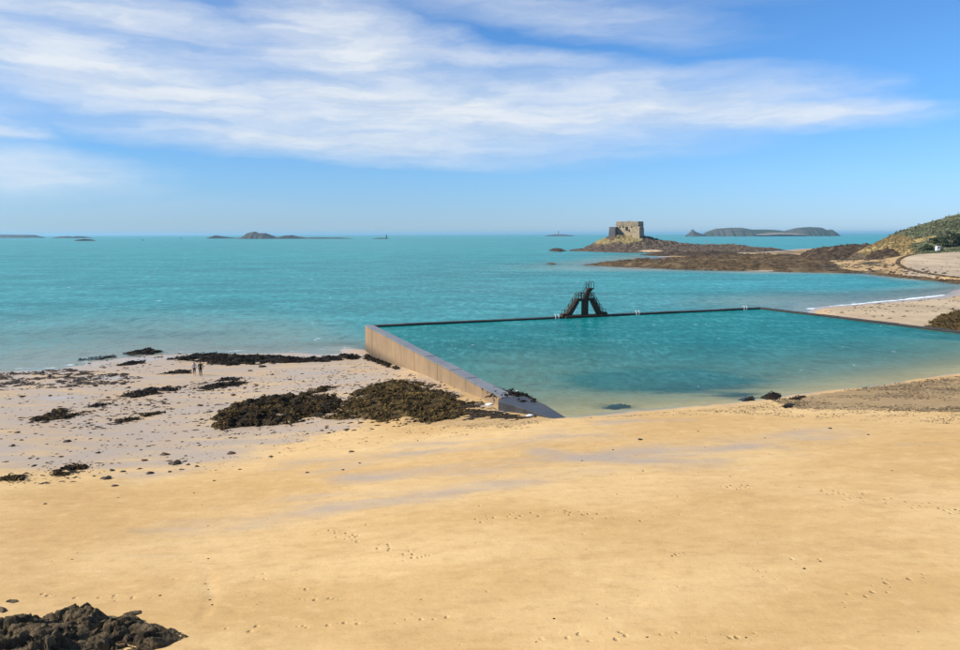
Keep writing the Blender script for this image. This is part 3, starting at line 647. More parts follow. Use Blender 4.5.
# ------------------------------------------------------------------ rocks and weed beds as height fields
def poly_dist(X, Y, poly):
    best, _ = polyline_dist(X, Y, list(poly) + [poly[0]])
    return np.where(inside(poly, X, Y), best, -best)
def rock_bed(name, label, cat, outline, h, mat, step, seed, freq=0.6, edge=1.0, rough=0.5, fine=0.25, edge_noise=0.8, group=None, ground_fn=None, shape=None, kind=None, squash=1.0, sink=0.12, base=None, ragged=0.0, attr_fn=None):
    pts = [np.array(ground(*q)) if base is None else P(*q, base) for q in outline]
    poly = [p[:2] for p in pts]
    lo = np.min(poly, 0) - step * 4; hi = np.max(poly, 0) + step * 4
    X, Y = np.meshgrid(np.arange(lo[0], hi[0], step), np.arange(lo[1], hi[1], step))
    d = poly_dist(X, Y, poly) + edge_noise * edge * fbm(X * freq * 1.3, Y * freq * 1.3, 4, seed + 9)
    if ragged:
        half = max(d.max(), 0.2)
        d = d + ragged * min(half, 2.2) * (fbm(X * 1.1 / half ** 0.5, Y * 2.0 / half ** 0.5, 5, seed + 21, gain=0.7) - 0.15)
    gz = (ground_fn or terrain)(X, Y)
    prof = 1 - np.exp(-np.clip(d, 0, None) / edge)
    n1 = fbm(X * freq, Y * freq, 4, seed); rd = fbm(X * freq * 2.2, Y * freq * 2.2, 3, seed + 3, ridged=True); nf = fbm(X * freq * 7, Y * freq * 7, 3, seed + 5, gain=0.6, ridged=True)
    z = h * prof * np.clip(0.55 + rough * n1 + 0.35 * rough * rd, 0.08, None) + fine * h * nf * prof
    if shape is not None: z = z + shape(X, Y) * prof
    gap = np.zeros_like(X)
    if ragged:
        hs, es = slabs(X * 0.55, Y * 0.4, seed + 51, 1.5); hs2, es2 = slabs(X * 1.5, Y * 1.1, seed + 52, 1.5)
        z = z * 0.7 + prof * h * (0.75 * hs + 0.3 * hs2 - 0.35 * np.exp(-(es / 0.08) ** 2))
        z = np.maximum(z, 0.02)
        gap = smooth01((fbm(X * 0.42, Y * 0.5, 5, seed + 31, gain=0.62) - 0.13) / 0.16)
        z = z - gap * (z + 0.12)
    z = gz + z - sink * np.exp(-np.clip(d, 0, None) / (edge * 0.2))
    keep = d > -step
    f = grid_faces(*X.shape); f = f[keep.ravel()[f].all(1)]
    if len(f) == 0: return None
    if ragged:
        lab_ = np.arange(X.size); 
        while True:
            mn = lab_[f].min(1); new = lab_.copy()
            for c_ in range(4): np.minimum.at(new, f[:, c_], mn)
            new = new[new]
            if (new == lab_).all(): break
            lab_ = new
        fl_ = lab_[f[:, 0]]; u_, n_ = np.unique(fl_, return_counts=True); f = f[fl_ == u_[n_.argmax()]]
    ids = np.unique(f); r = np.full(X.size, -1); r[ids] = np.arange(len(ids))
    z = np.where(d < 0, gz - sink - 0.05, z)
    v = np.c_[X.ravel(), Y.ravel(), z.ravel()][ids]
    c = v.mean(0); c[2] = gz.ravel()[ids].mean()
    o = mesh_obj(name, v - c, r[f], mat, attrs=attr_fn(v) if attr_fn else ({'gap': gap.ravel()[ids]} if ragged else None))
    o.location = c
    return tag(o, label, cat, group, kind)

KB = [
    ('seaweed_covered_rock', 'brown seaweed covered rock with ragged left end, beside the larger mound at the pool wall', [(203, 428), (214, 416), (226, 408), (238, 404), (270, 398), (300, 396), (330, 397), (348, 401), (340, 410), (318, 420), (290, 425), (250, 429), (218, 431)], 0.60, 'kelp', 0.12, 1.0, 0.75),
    ('seaweed_covered_rock', 'largest golden brown seaweed covered rock mound below the pool wall', [(322, 420), (338, 405), (352, 393), (378, 384), (402, 378), (424, 387), (448, 394), (462, 402), (474, 412), (462, 419), (430, 423), (390, 424), (350, 421)], 0.42, 'kelp_gold', 0.12, 1.0, 0.75),
    ('weedy_rock_shelf', 'low weedy rock shelf with puddles against the foot of the pool wall', [(398, 371), (420, 378), (445, 388), (470, 399), (498, 407), (520, 413), (548, 419), (532, 422), (490, 421), (462, 421), (440, 404), (410, 385)], 0.13, 'kelp', 0.14, 0.9, 0.7),
    ('seaweed_covered_rock', 'long black seaweed covered reef stretching along the waterline to the pool corner', [(165, 360), (186, 356), (206, 353), (240, 356), (270, 355), (300, 358), (330, 356), (362, 354), (360, 360), (330, 362), (290, 364), (250, 365), (215, 366), (190, 362)], 0.55, 'kelp_dark', 0.22, 0.5, 1.2),
    ('seaweed_covered_rock', 'black rounded rock lying in the surf beyond the long reef', [(119, 354), (133, 351), (150, 349), (163, 352), (156, 355), (130, 356)], 0.6, 'kelp_dark', 0.2, 0.5, 0.8),
    ('seaweed_covered_rock', 'thin black rock strip awash at the water edge', [(72, 361), (90, 357.5), (115, 355), (120, 357), (95, 361)], 0.25, 'kelp_dark', 0.2, 0.5, 0.6),
    ('seaweed_covered_rock', 'small flat black rock between the surf rock and the wet sand', [(114, 366), (130, 361.5), (149, 360.5), (149, 363), (130, 366)], 0.28, 'kelp_dark', 0.18, 0.5, 0.6),
    ('seaweed_covered_rock', 'dark lumpy seaweed rock on wet sand between walkers and brown heap', [(114, 398), (130, 392), (150, 389), (165, 387), (181, 387), (184, 390), (160, 394), (140, 398)], 0.4, 'kelp_dark', 0.15, 0.6, 0.8),
    ('seaweed_covered_rock', 'brown seaweed heap with a raised tip on the wet sand', [(24, 421), (44, 415), (55, 410), (66, 409), (72, 412), (93, 412), (75, 417), (45, 423)], 0.42, 'kelp', 0.12, 0.7, 0.7),
    ('seaweed_covered_rock', 'thin dark weed strip behind the brown heap on wet sand', [(74, 409), (95, 404), (119, 402), (100, 408)], 0.16, 'kelp_dark', 0.12, 0.8, 0.5),
    ('seaweed_covered_rock', 'sparse green brown weed strip running obliquely over wet sand', [(103, 423), (125, 418), (150, 412), (187, 406), (165, 414), (140, 420), (115, 425)], 0.14, 'kelp', 0.12, 0.9, 0.8),
    ('seaweed_covered_rock', 'flat dark weed rock just in front of the two walkers', [(193, 389), (206, 384), (240, 381), (254, 383), (236, 387), (210, 391)], 0.24, 'kelp_dark', 0.14, 0.6, 0.7),
    ('seaweed_covered_rock', 'small dark weed patch beside the walkers on the reef side', [(212, 382), (225, 378), (245, 377), (242, 381)], 0.2, 'kelp_dark', 0.14, 0.6, 0.5),
    ('seaweed_covered_rock', 'olive weed covered rock on the edge of the dry sand', [(43, 474), (60, 468), (75, 465), (93, 466), (82, 473), (60, 478), (50, 478)], 0.28, 'kelp', 0.08, 1.0, 0.45),
    ('seaweed_covered_rock', 'flat olive weed patch on the edge of the dry sand', [(-6, 478), (20, 474), (40, 475), (25, 481), (-6, 483)], 0.16, 'kelp', 0.08, 1.0, 0.4),
    ('seaweed_covered_rock', 'short black weed strip reaching to the feet of the walkers', [(160, 374), (178, 370.5), (192, 370), (192, 373.5), (172, 375)], 0.22, 'kelp_dark', 0.15, 0.6, 0.5),
    ('seaweed_covered_rock', 'black weed strip at the foot of the wall by its sea corner', [(364, 353), (385, 360), (402, 368), (400, 371), (383, 366), (362, 358)], 0.3, 'kelp_dark', 0.18, 0.7, 0.5),
    ('seaweed_covered_rock', 'narrow brown weed ridge on sand behind the ragged rock', [(294, 393), (318, 388), (346, 385), (332, 391), (306, 395)], 0.25, 'kelp', 0.14, 0.8, 0.5),
    ('seaweed_covered_rock', 'black weed clinging to the end of the pool wall', [(480, 386), (494, 387), (512, 388), (530, 394), (540, 402), (522, 403), (502, 399), (488, 393)], 0.11, 'kelp_dark', 0.08, 1.3, 0.3),
    ('seaweed_covered_rock', 'brown weedy mound on the cove side of the pool wall', [(922, 327), (934, 319), (950, 313), (970, 308), (1000, 318), (990, 336), (955, 332), (935, 330)], 0.9, 'kelp_gold', 0.3, 0.5, 1.2),
]
for i, (nm, lab, ol, h, mt, st, fr, ed) in enumerate(KB):
    gf = None; bs = None
    if 'clinging' in lab: gf = lambda X, Y: np.full(np.shape(X), 3.85); bs = 3.9
    rock_bed(nm, lab, 'rock', ol, h, MAT[mt], st, 100 + i * 13, fr, ed, 0.8, 0.3, 0.75, None, gf, base=bs, ragged=1.0 if 'shelf' in nm else 0.95)

def mat_frond(name, cols):
    m, n, out, pos = new_mat(name)
    tn = n.attr('tone'); c = n.mix(n.ramp(tn, 0, 0.55), cols[0], cols[1]); c = n.mix(n.ramp(tn, 0.55, 1), c, cols[2])
    principled(n, out, c, 0.85, 0.08)
    return m
FR = {'kelp': mat_frond('brown_fronds', [(0.007, 0.005, 0.003), (0.045, 0.028, 0.010), (0.13, 0.082, 0.028)]),
      'kelp_gold': mat_frond('golden_fronds', [(0.009, 0.006, 0.003), (0.066, 0.042, 0.014), (0.18, 0.115, 0.038)]),
      'kelp_dark': mat_frond('dark_fronds', [(0.006, 0.005, 0.004), (0.020, 0.014, 0.009), (0.05, 0.032, 0.016)])}
def fronds(o, key, per_m2, length, seed):
    me = o.data; nv = len(me.vertices)
    co = np.empty(nv * 3); me.vertices.foreach_get('co', co); co = co.reshape(-1, 3)
    no = np.empty(nv * 3); me.vertices.foreach_get('normal', no); no = no.reshape(-1, 3)
    ar = np.empty(len(me.polygons)); me.polygons.foreach_get('area', ar)
    n_ = int(min(ar.sum() * per_m2, 16000)); r_ = np.random.default_rng(seed)
    ix = r_.integers(0, nv, n_)
    if 'gap' in me.attributes:
        gp_ = np.empty(nv, np.float32); me.attributes['gap'].data.foreach_get('value', gp_); ix = ix[gp_[ix] < 0.5]; n_ = len(ix)
    p = co[ix] + np.c_[r_.normal(0, 0.12, (n_, 2)), np.zeros(n_)] ; nn = no[ix]
    pr = fbm((p[:, 0] + o.location.x) * 0.7, (p[:, 1] + o.location.y) * 0.7, 4, seed)
    k_ = pr > -0.05; p = p[k_]; nn = nn[k_]; pr = pr[k_]; n_ = len(p)
    an = r_.normal(0.2, 1.0, n_); u_ = np.c_[np.cos(an), np.sin(an), np.zeros(n_)]
    u_ = u_ - nn * (u_ * nn).sum(1)[:, None]; u_ /= np.linalg.norm(u_, axis=1)[:, None]
    w_ = np.cross(nn, u_); L_ = length * r_.uniform(0.5, 1.5, n_)[:, None]; wd = L_ * r_.uniform(0.12, 0.3, n_)[:, None]
    hh = L_ * r_.uniform(0.05, 0.4, n_)[:, None]
    a_ = p - u_ * L_ * 0.5; m_ = p + nn * hh; b_ = p + u_ * L_ * 0.5 + np.array([0, 0, -0.01])
    V = np.stack([a_ - w_ * wd * 0.5, a_ + w_ * wd * 0.5, m_ + w_ * wd, b_ + w_ * wd * 0.4, b_ - w_ * wd * 0.4, m_ - w_ * wd], 1).reshape(-1, 3)
    b0 = np.arange(n_)[:, None] * 6
    F = np.concatenate([b0 + np.array([[0, 5, 2, 1]]), b0 + np.array([[5, 4, 3, 2]])])
    tone = np.repeat(np.clip(0.42 + 0.9 * fbm((p[:, 0] + o.location.x) * 0.45, (p[:, 1] + o.location.y) * 0.6, 4, seed + 40, gain=0.65) + r_.normal(0, 0.17, n_), 0, 1), 6)
    f_ = mesh_obj('fronds', V, F, FR[key], o, smooth=False, attrs={'tone': tone}); f_['kind'] = 'stuff'
for o in [q for q in COL.objects if q.name.startswith(('seaweed_covered_rock', 'weedy_rock_shelf'))]:
    key = {'kelp': 'kelp', 'golden_kelp': 'kelp_gold', 'dark_kelp': 'kelp_dark'}[o.data.materials[0].name]
    fronds(o, key, 9 if o.name.startswith('weedy') else 70, 0.28, 500 + len(o.data.vertices) % 97)

# rocks at the pool's beach edge
for i, (ol, h, lab) in enumerate([
    ([(758, 398), (766, 394), (778, 393), (784, 397), (776, 400), (764, 400)], 0.26, 'black boulder at the water edge of the pool beside the gravel'),
    ([(736, 400), (748, 397), (758, 398), (754, 401), (742, 402)], 0.15, 'flat dark stone in the pool shallows next to the black boulder'),
    ([(786, 399), (800, 396), (808, 397), (800, 400), (790, 400)], 0.16, 'low dark rock where the gravel meets the pool water'),
    ([(780, 407), (787, 403), (798, 405), (790, 409)], 0.16, 'brownish stone heap on the sand below the black boulder'),
    ([(602, 409), (612, 405), (628, 405), (632, 408), (616, 410)], 0.14, 'dark weed patch in the shallow pool water near the ramp slab')]):
    o = rock_bed('pool_edge_rock', lab, 'rock', ol, h * 0.8, MAT['kelp_dark'], 0.07, 900 + i * 7, 1.2, 0.35, 0.7, 0.3, 0.6)
    fronds(o, 'kelp_dark', 60, 0.2, 600 + i)

# foreground rock with bedding
def fg_shape(X, Y):
    a = ground(80, 628); c = ground(150, 634)
    ang = 0.35
    U = X * math.cos(ang) + Y * math.sin(ang); V = -X * math.sin(ang) + Y * math.cos(ang)
    wx = 0.25 * fbm(X * 0.9, Y * 0.9, 3, 71)
    drop = smooth01(1 - (X + wx - a[0] - 0.35) / 0.55)
    s = 0.34 * drop + 0.14 * np.exp(-((X - c[0]) / 0.75) ** 2 - ((Y - c[1]) / 0.45) ** 2)
    h1, e1 = slabs(U * 0.6 + wx, V * 1.6 + wx * 2, 5, 1.6)
    h2, e2 = slabs(U * 1.6 + wx * 1.5, V * 4.2 + wx * 1.5, 15, 1.8)
    h3, e3 = slabs(U * 4.5 + wx * 2, V * 11 + wx * 2, 25, 1.8)
    s = s + 0.36 * h1 + 0.17 * h2 + 0.06 * h3 - 0.2 * np.exp(-(e1 / 0.07) ** 2) - 0.09 * np.exp(-(e2 / 0.08) ** 2)
    return s + 0.03 * fbm(U * 3, V * 14, 4, 81, gain=0.62, ridged=True)
rock_bed('shore_rock', 'large dark layered rock outcrop half buried in dry golden sand', 'rock',
         [(-60, 640), (0, 633), (20, 627), (45, 624), (75, 619), (92, 616), (112, 620), (142, 619), (150, 625), (165, 629), (180, 632), (193, 637), (172, 644), (158, 650), (150, 662), (120, 690), (60, 705), (-60, 700)],
         0.16, MAT['rock_fg'], 0.026, 55, 1.1, 0.22, 0.6, 0.06, 0.35, shape=fg_shape)
for i, (ol, h, lab) in enumerate([
    ([(4, 602), (10, 599), (19, 599.5), (20, 602), (12, 604)], 0.12, 'upper small flat stone near the layered shore rock'),
    ([(-6, 611), (0, 607), (7, 608), (8, 611), (2, 614)], 0.16, 'lower small rounded stone near the layered shore rock'),
    ([(120, 616), (130, 612), (143, 611), (143, 614), (132, 617)], 0.16, 'thin dark stone slab lying at the back of the layered rock')]):
    rock_bed('stone', lab, 'stone', ol, h, MAT['rock_fg'], 0.02, 700 + i * 5, 2.5, 0.12, 0.5, 0.1, 0.3)

# ------------------------------------------------------------------ loose stones and weed
def stone_mesh(seed, flat=0.5, mat=None, sub=2):
    bm = bmesh.new(); bmesh.ops.create_icosphere(bm, subdivisions=sub, radius=1)
    co = np.array([v.co for v in bm.verts])
    n = perlin(co[:, 0] * 1.3 + seed * 3.1 + co[:, 2], co[:, 1] * 1.3 - seed + co[:, 2] * .7, seed) * 0.55 + perlin(co[:, 0] * 3 + seed, co[:, 1] * 3 + co[:, 2] * 2, seed + 4) * 0.25
    for v, k in zip(bm.verts, n):
        v.co = v.co * (1 + k); v.co.z = v.co.z * flat
    me = bpy.data.meshes.new('seaweed_clump'); bm.to_mesh(me); bm.free()
    me.materials.append(mat); me.polygons.foreach_set('use_smooth', np.ones(len(me.polygons), bool))
    return me
CL = [stone_mesh(i, 0.45, MAT['scrap']) for i in range(5)]
def clump(px, py, wpx, name, label, cat, group, meshes=CL, asp=None):
    p = ground(px, py)
    s = wpx / 2 * p[1] / FPX
    o = bpy.data.objects.new(name, random.choice(meshes)); COL.objects.link(o)
    o.location = (p[0], p[1], p[2] + s * 0.12); o.rotation_euler = (random.uniform(-.15, .15), random.uniform(-.15, .15), random.uniform(-0.5, 0.5))
    o.scale = (s, s * (asp or random.uniform(0.5, 1.1)), s * random.uniform(0.5, 0.9))
    return tag(o, label, cat, group)
LAND_WET = [(360, 405, 'the largest weed mound'), (250, 415, 'the ragged brown weed rock'), (68, 470, 'the olive weed rock'), (20, 476, 'the flat olive weed patch'), (60, 416, 'the raised brown weed heap'), (150, 392, 'the lumpy dark weed rock'), (200, 378, 'the two walkers'), (260, 361, 'the long black reef'), (145, 416, 'the sparse oblique weed strip')]
LAND_DRY = [(90, 625, 'the layered shore rock'), (208, 590, 'the little gully in the sand'), (880, 400, 'the shingle bank'), (550, 415, 'the ramp slab'), (772, 400, 'the black pool edge boulder'), (640, 462, 'the wet streak across the beach'), (360, 500, 'the faint wet run on the sand'), (68, 480, 'the olive weed rock'), (860, 590, 'the trodden open sand')]
def lab_near(x, y, w, L, sizes, what):
    q = min(L, key=lambda t: math.hypot((x - t[0]) * 0.6, y - t[1]))[2]
    return '%s %s nearest to %s' % (sizes[0] if w < 3.6 else sizes[1] if w < 5.5 else sizes[2], what, q)
WETC = [(231, 454, 9), (271, 457, 5), (351, 452, 6), (307, 473, 4), (343, 470, 3.5), (360, 463.5, 3.5), (35, 434, 4), (17, 433, 6), (67, 442, 7), (61, 457, 5), (90, 433, 3), (102, 435, 3), (98, 453, 5), (165, 455, 10), (175, 464, 12),
        (150, 474, 8), (170, 472, 5), (188, 465, 4), (144, 461, 7), (106, 479, 10), (115, 486, 7), (50, 396, 4), (200, 406, 7), (210, 412, 5), (12, 446, 6), (123, 472, 6), (112, 471, 6), (141, 450, 3), (197, 467, 5), (250, 371, 5), (272, 375, 4),
        (302, 374, 4), (262, 367, 8), (205, 383, 4), (290, 380, 4), (128, 388, 5), (95, 386, 6), (70, 390, 5), (140, 405, 4), (228, 418, 4), (199, 446, 3), (182, 442, 3), (120, 445, 4), (85, 449, 3), (30, 459, 4), (6, 462, 5), (47, 463, 4), (22, 397, 5), (155, 430, 3), (262, 444, 3), (240, 470, 4), (185, 371, 4), (233, 395, 5), (165, 400, 4), (108, 398, 5)]
for x, y, w in WETC:
    clump(x, y, w, 'seaweed_clump', lab_near(x, y, w, LAND_WET, ('tiny', 'small', 'larger'), 'dark seaweed clump on wet sand'), 'seaweed', 'seaweed clumps on the wet sand')
DRYC = [(214, 481, 5), (194, 493, 4), (202, 505, 3), (341, 500, 3), (208, 526, 2.5), (208, 559, 4), (421, 600, 3), (554, 619, 5), (536, 642, 4), (830, 429, 6), (868, 435, 5), (640, 440, 8), (765, 438, 3), (591, 418, 4), (160, 596, 5), (643, 471, 5), (705, 448, 3), (613, 450, 4), (582, 461, 3), (617, 495, 3), (892, 471, 3), (920, 446, 3), (804, 569, 5), (820, 562, 4), (597, 605, 3), (882, 579, 2.5), (890, 588, 2.5), (654, 579, 2.5), (647, 638, 5), (746, 638, 4), (578, 633, 3), (955, 510, 4), (698, 431, 3), (72, 560, 3), (77, 554, 2.5), (112, 598, 3), (45, 504, 6), (118, 498, 3), (210, 601, 7), (211, 597, 5), (208, 590, 4), (212, 605, 4), (205, 584, 3)]
for x, y, w in DRYC:
    clump(x, y, w * 0.62, 'dark_scrap', lab_near(x, y, w, LAND_DRY, ('tiny', 'small', 'larger'), 'dark scrap on dry sand'), 'seaweed', 'scraps scattered on the dry sand')
for x, y, w, lab in [(489, 405, 8, 'upper pale white stone at the foot of the pool wall'), (530, 416.5, 8, 'lower pale white stone beside the ramp slab'), (517, 401, 2.5, 'tiny white stone on top of the ramp slab')]:
    o = clump(x, y, w, 'pale_stone', lab, 'stone', None, [stone_mesh(31, 0.5, MAT['pale_stone'])], 0.6)
    if w < 3: o.location.z = 3.95

def scatter(name, label, cat, regions, mat, flat=0.4):
    """many tiny bits, too small and too many to tell apart: (picture polygon, count, size lo, size hi in m)"""
    V = []; F = []; b = 0
    oct_v = np.array([(1, 0, 0), (0, 1, 0), (-1, 0, 0), (0, -1, 0), (0, 0, 1), (0.5, 0.6, 0.5), (-0.5, -0.4, 0.55)], float)
    oct_f = [(0, 5, 4), (0, 1, 5), (5, 1, 4), (1, 2, 4), (2, 6, 4), (2, 3, 6), (6, 3, 4), (3, 0, 4)]
    for poly, cnt, lo, hi, clus in regions:
        pts = np.array([ground(x, y)[:2] for x, y in poly])
        a, c = pts.min(0), pts.max(0)
        q = RNG.uniform(a, c, (cnt * 14, 2)); q = q[inside(pts, q[:, 0], q[:, 1])]
        nn = fbm(q[:, 0] * clus, q[:, 1] * clus * 2.0, 4, 61)
        q = q[nn > RNG.uniform(-0.25, 0.45, len(q))][:cnt]
        z = terrain(q[:, 0], q[:, 1])
        for (x, y), zz in zip(q, z):
            s = lo * (hi / lo) ** (RNG.random() ** 2)
            an = RNG.normal(0, 0.6); ca, sa = math.cos(an), math.sin(an)
            v = oct_v * RNG.uniform(0.65, 1.3, oct_v.shape) * np.array([s * RNG.uniform(0.8, 1.8), s * RNG.uniform(0.5, 1.0), s * flat])
            v = np.c_[v[:, 0] * ca - v[:, 1] * sa + x, v[:, 0] * sa + v[:, 1] * ca + y, v[:, 2] + zz - 0.004]
            V.append(v); F += [(i + b, j + b, k + b) for i, j, k in oct_f]; b += len(oct_v)
    o = mesh_obj(name, np.concatenate(V), F, mat, smooth=False)
    return tag(o, label, cat, kind='stuff')
scatter('stranded_seaweed', 'reddish brown shreds of stranded seaweed strewn over the wet sand', 'seaweed', [
    ([(-60, 378), (0, 373), (70, 369), (125, 374), (150, 380), (120, 386), (60, 388), (0, 391), (-60, 396)], 2600, 0.06, 0.42, 0.25),
    ([(0, 395), (150, 383), (300, 368), (360, 362), (380, 368), (300, 392), (200, 430), (200, 470), (0, 490)], 1500, 0.04, 0.20, 0.25),
    ([(200, 432), (480, 424), (560, 425), (430, 440), (300, 452), (200, 475)], 900, 0.02, 0.09, 0.5),
    ([(360, 365), (410, 375), (340, 392), (280, 390)], 300, 0.04, 0.2, 0.5),
    ([(190, 425), (215, 405), (300, 390), (420, 372), (480, 398), (500, 418), (350, 432), (200, 440)], 1500, 0.04, 0.28, 0.6),
    ([(20, 425), (60, 405), (120, 398), (190, 402), (110, 430)], 500, 0.05, 0.26, 0.5), ([(90, 402), (190, 382), (260, 376), (260, 392), (180, 396)], 350, 0.06, 0.3, 0.5), ([(0, 485), (60, 460), (110, 462), (70, 484)], 260, 0.03, 0.14, 0.7), ([(60, 365), (160, 352), (260, 360), (160, 376)], 300, 0.06, 0.3, 0.5),
], MAT['scrap'])
scatter('cove_debris', 'dark weed and stones strewn over the far cove beach', 'seaweed', [
    ([(820, 312), (900, 304), (960, 300), (1000, 312), (940, 321), (870, 319)], 260, 0.1, 0.45, 0.08),
    ([(850, 306), (960, 296), (960, 299), (850, 309)], 120, 0.1, 0.4, 0.08),
    ([(740, 270), (800, 262), (880, 258), (900, 266), (960, 276), (960, 282), (860, 273)], 900, 0.25, 1.2, 0.03),
    ([(905, 262), (960, 256), (990, 262), (990, 276), (930, 272)], 160, 0.2, 0.6, 0.03),
], MAT['scrap'])
scatter('shingle', 'brown shingle bank along the beach edge of the pool', 'shingle', [
    ([(770, 400), (850, 389), (960, 376), (1040, 366), (1040, 400), (960, 412), (880, 411), (800, 409)], 12000, 0.025, 0.13, 0.12),
    ([(700, 411), (790, 401), (960, 412), (960, 425), (840, 420), (760, 416)], 2500, 0.02, 0.08, 0.4),
    ([(580, 419), (690, 410), (770, 402), (770, 414), (650, 416)], 900, 0.02, 0.07, 0.5),
    ([(430, 428), (500, 421), (560, 422), (520, 430)], 500, 0.02, 0.08, 0.5),
], MAT['pebble'], 0.6)
scatter('sand_specks', 'fine specks of shell and weed on dry sand, dark bits added for footprints', 'litter', [
    ([(300, 560), (960, 470), (1000, 650), (200, 650)], 420, 0.008, 0.035, 0.35),
    ([(560, 430), (960, 425), (960, 470), (600, 480)], 320, 0.012, 0.05, 0.35),
    ([(0, 500), (300, 480), (300, 600), (0, 600)], 90, 0.008, 0.03, 0.35),
    ([(330, 530), (415, 555), (412, 560), (328, 534)], 40, 0.012, 0.04, 0.8),  # from here on, dark bits added to stand in for shaded footprints
    ([(395, 553), (430, 556), (428, 562), (395, 559)], 30, 0.012, 0.04, 0.8),
    ([(832, 492), (880, 496), (960, 508), (958, 514), (880, 503), (832, 497)], 70, 0.012, 0.04, 0.8),
    ([(733, 485), (790, 483), (790, 488), (733, 490)], 50, 0.012, 0.04, 0.8),
    ([(670, 552), (690, 550), (690, 556), (670, 558)], 14, 0.012, 0.04, 0.8),
    ([(752, 570), (785, 572), (782, 580), (752, 577)], 22, 0.012, 0.04, 0.8),
    ([(300, 590), (336, 598), (334, 604), (300, 596)], 25, 0.012, 0.04, 0.8),
    ([(560, 632), (760, 634), (760, 641), (560, 640)], 40, 0.012, 0.04, 0.8),
], MAT['scrap'])

# ------------------------------------------------------------------ diving platform
Tm = P(583.5, 315, 4.0)
yaw = math.atan2(ac[1], ac[0])
Lc = float((Tm[:2] - A3[:2]) @ ac); base = A3[:2] + ac * Lc + nac * 0.5
dv = empty('diving_platform', (base[0], base[1], 4.0), yaw, 'dark concrete diving platform with double stairs on the far pool wall', 'diving platform')
k = Tm[1] / FPX          # metres per pixel there
mt = MAT['tower']
def bx(name, x0, x1, z0, z1, y0, y1, par=dv, m=mt, bv=0.02):
    return MB().box(x0, x1, y0, y1, z0, z1).build(name, m, par, bevel=bv)
DZ = 17.0 * k; DW = 0.5
bx('pillar', -0.52, 0.36, -1.5, DZ - 0.32, -0.4, 0.4)
bx('footing', -3.9, 3.9, -1.2, 0.10, -0.9, 0.9)
bx('deck', -1.55, 1.25, DZ - 0.38, DZ, -DW, DW)
for sgn, x_in, x_out in ((-1, -1.5, -3.45), (1, 1.2, 2.95)):
    fl = empty('stair_flight', (0, 0, 0)); fl.parent = dv
    # sloping slab under the treads
    MB().prism_xz([(x_in, DZ - 0.05), (x_in - sgn * 0.1, DZ - 0.62), (x_out - sgn * 0.75, 0.1), (x_out - sgn * 0.75, -0.4), (x_out + sgn * 0.15, -0.4), (x_out + sgn * 0.15, 0.12)], -DW, DW).build('stringer', mt, fl)
    nst = 9
    for i in range(nst):
        a = i / nst; x0 = x_out + (x_in - x_out) * a; x1 = x_out + (x_in - x_out) * (a + 1 / nst)
        MB().box(min(x0, x1), max(x0, x1) + 0.0, -DW + 0.02, DW - 0.02, DZ * a - 0.15, DZ * (i + 1) / nst).build('step', mt, fl)
    bx('landing', min(x_out, x_out + sgn * 0.85), max(x_out, x_out + sgn * 0.85), 0.0, 0.42, -DW, DW, fl)
    for sy in (-1, 1):
        rl = MB(); y = sy * (DW - 0.08)
        rl.tube([(x_in, y, DZ + 0.95), (x_out, y, 1.05), (x_out + sgn * 0.55, y, 0.95)], 0.05)
        rl.tube([(x_in, y, DZ + 0.5), (x_out, y, 0.6)], 0.04)
        for a in (0, 0.33, 0.66, 1):
            xx = x_in + (x_out - x_in) * a; zz = DZ * (1 - a)
            rl.tube([(xx, y, zz - 0.05), (xx, y, zz + 1.0)], 0.05)
        rl.tube([(x_out + sgn * 0.55, y, 0.3), (x_out + sgn * 0.55, y, 0.95)], 0.05)
        rl.build('handrail', MAT['rail'], fl)
for sy in (-1, 1):
    y = sy * (DW - 0.08)
    for xa, xb in ((-1.5, -0.45), (0.6, 1.2)):
        rl = MB().tube([(xa, y, DZ + 0.95), (xb, y, DZ + 0.95)], 0.05).tube([(xa, y, DZ + 0.5), (xb, y, DZ + 0.5)], 0.04)
        for xx in (xa, (xa + xb) / 2, xb): rl.tube([(xx, y, DZ - 0.03), (xx, y, DZ + 0.95)], 0.05)
        rl.build('deck_rail', MAT['rail'], dv)
TZp = DZ + 10.2 * k
uf = empty('upper_flight', (0, 0, 0)); uf.parent = dv
MB().prism_xz([(-0.25, DZ), (0.42, DZ), (0.80, TZp - 0.45), (0.80, TZp - 0.05), (0.45, TZp - 0.05)], -0.32, 0.32).build('leaning_slab', mt, uf)
for i in range(7):
    a = (i + 0.5) / 7.5
    MB().box(-0.48 + 0.72 * a, -0.12 + 0.72 * a, -0.36, 0.36, DZ + (TZp - DZ) * a - 0.05, DZ + (TZp - DZ) * a + 0.02).build('tread', mt, uf)
MB().prism_xz([(0.35, TZp - 0.16), (1.3, TZp - 0.16), (1.3, TZp), (0.35, TZp)], -0.5, 0.5).build('top_platform', mt, dv, bevel=0.02)
MB().prism_xz([(0.78, TZp - 0.6), (1.22, TZp - 0.17), (0.78, TZp - 0.17)], -0.3, 0.3).build('bracket', mt, dv)
for sy in (-1, 1):
    y = sy * 0.44
    rl = MB().tube([(-0.62, y, DZ), (-0.62, y, DZ + 0.95), (0.30, y, TZp + 1.05), (0.42, y, TZp + 1.0), (0.42, y, TZp)], 0.05)
    rl.tube([(-0.4, y, DZ + 0.6), (0.35, y, TZp + 0.5)], 0.04)
    rl.build('ladder_rail', MAT['rail'], uf)
    rl = MB().tube([(0.70, y, TZp), (0.70, y, TZp + 0.85), (0.85, y, TZp + 1.1), (1.05, y, TZp + 1.1), (1.22, y, TZp + 0.9), (1.22, y, TZp)], 0.05)
    rl.build('guard_rail', MAT['rail'], dv)

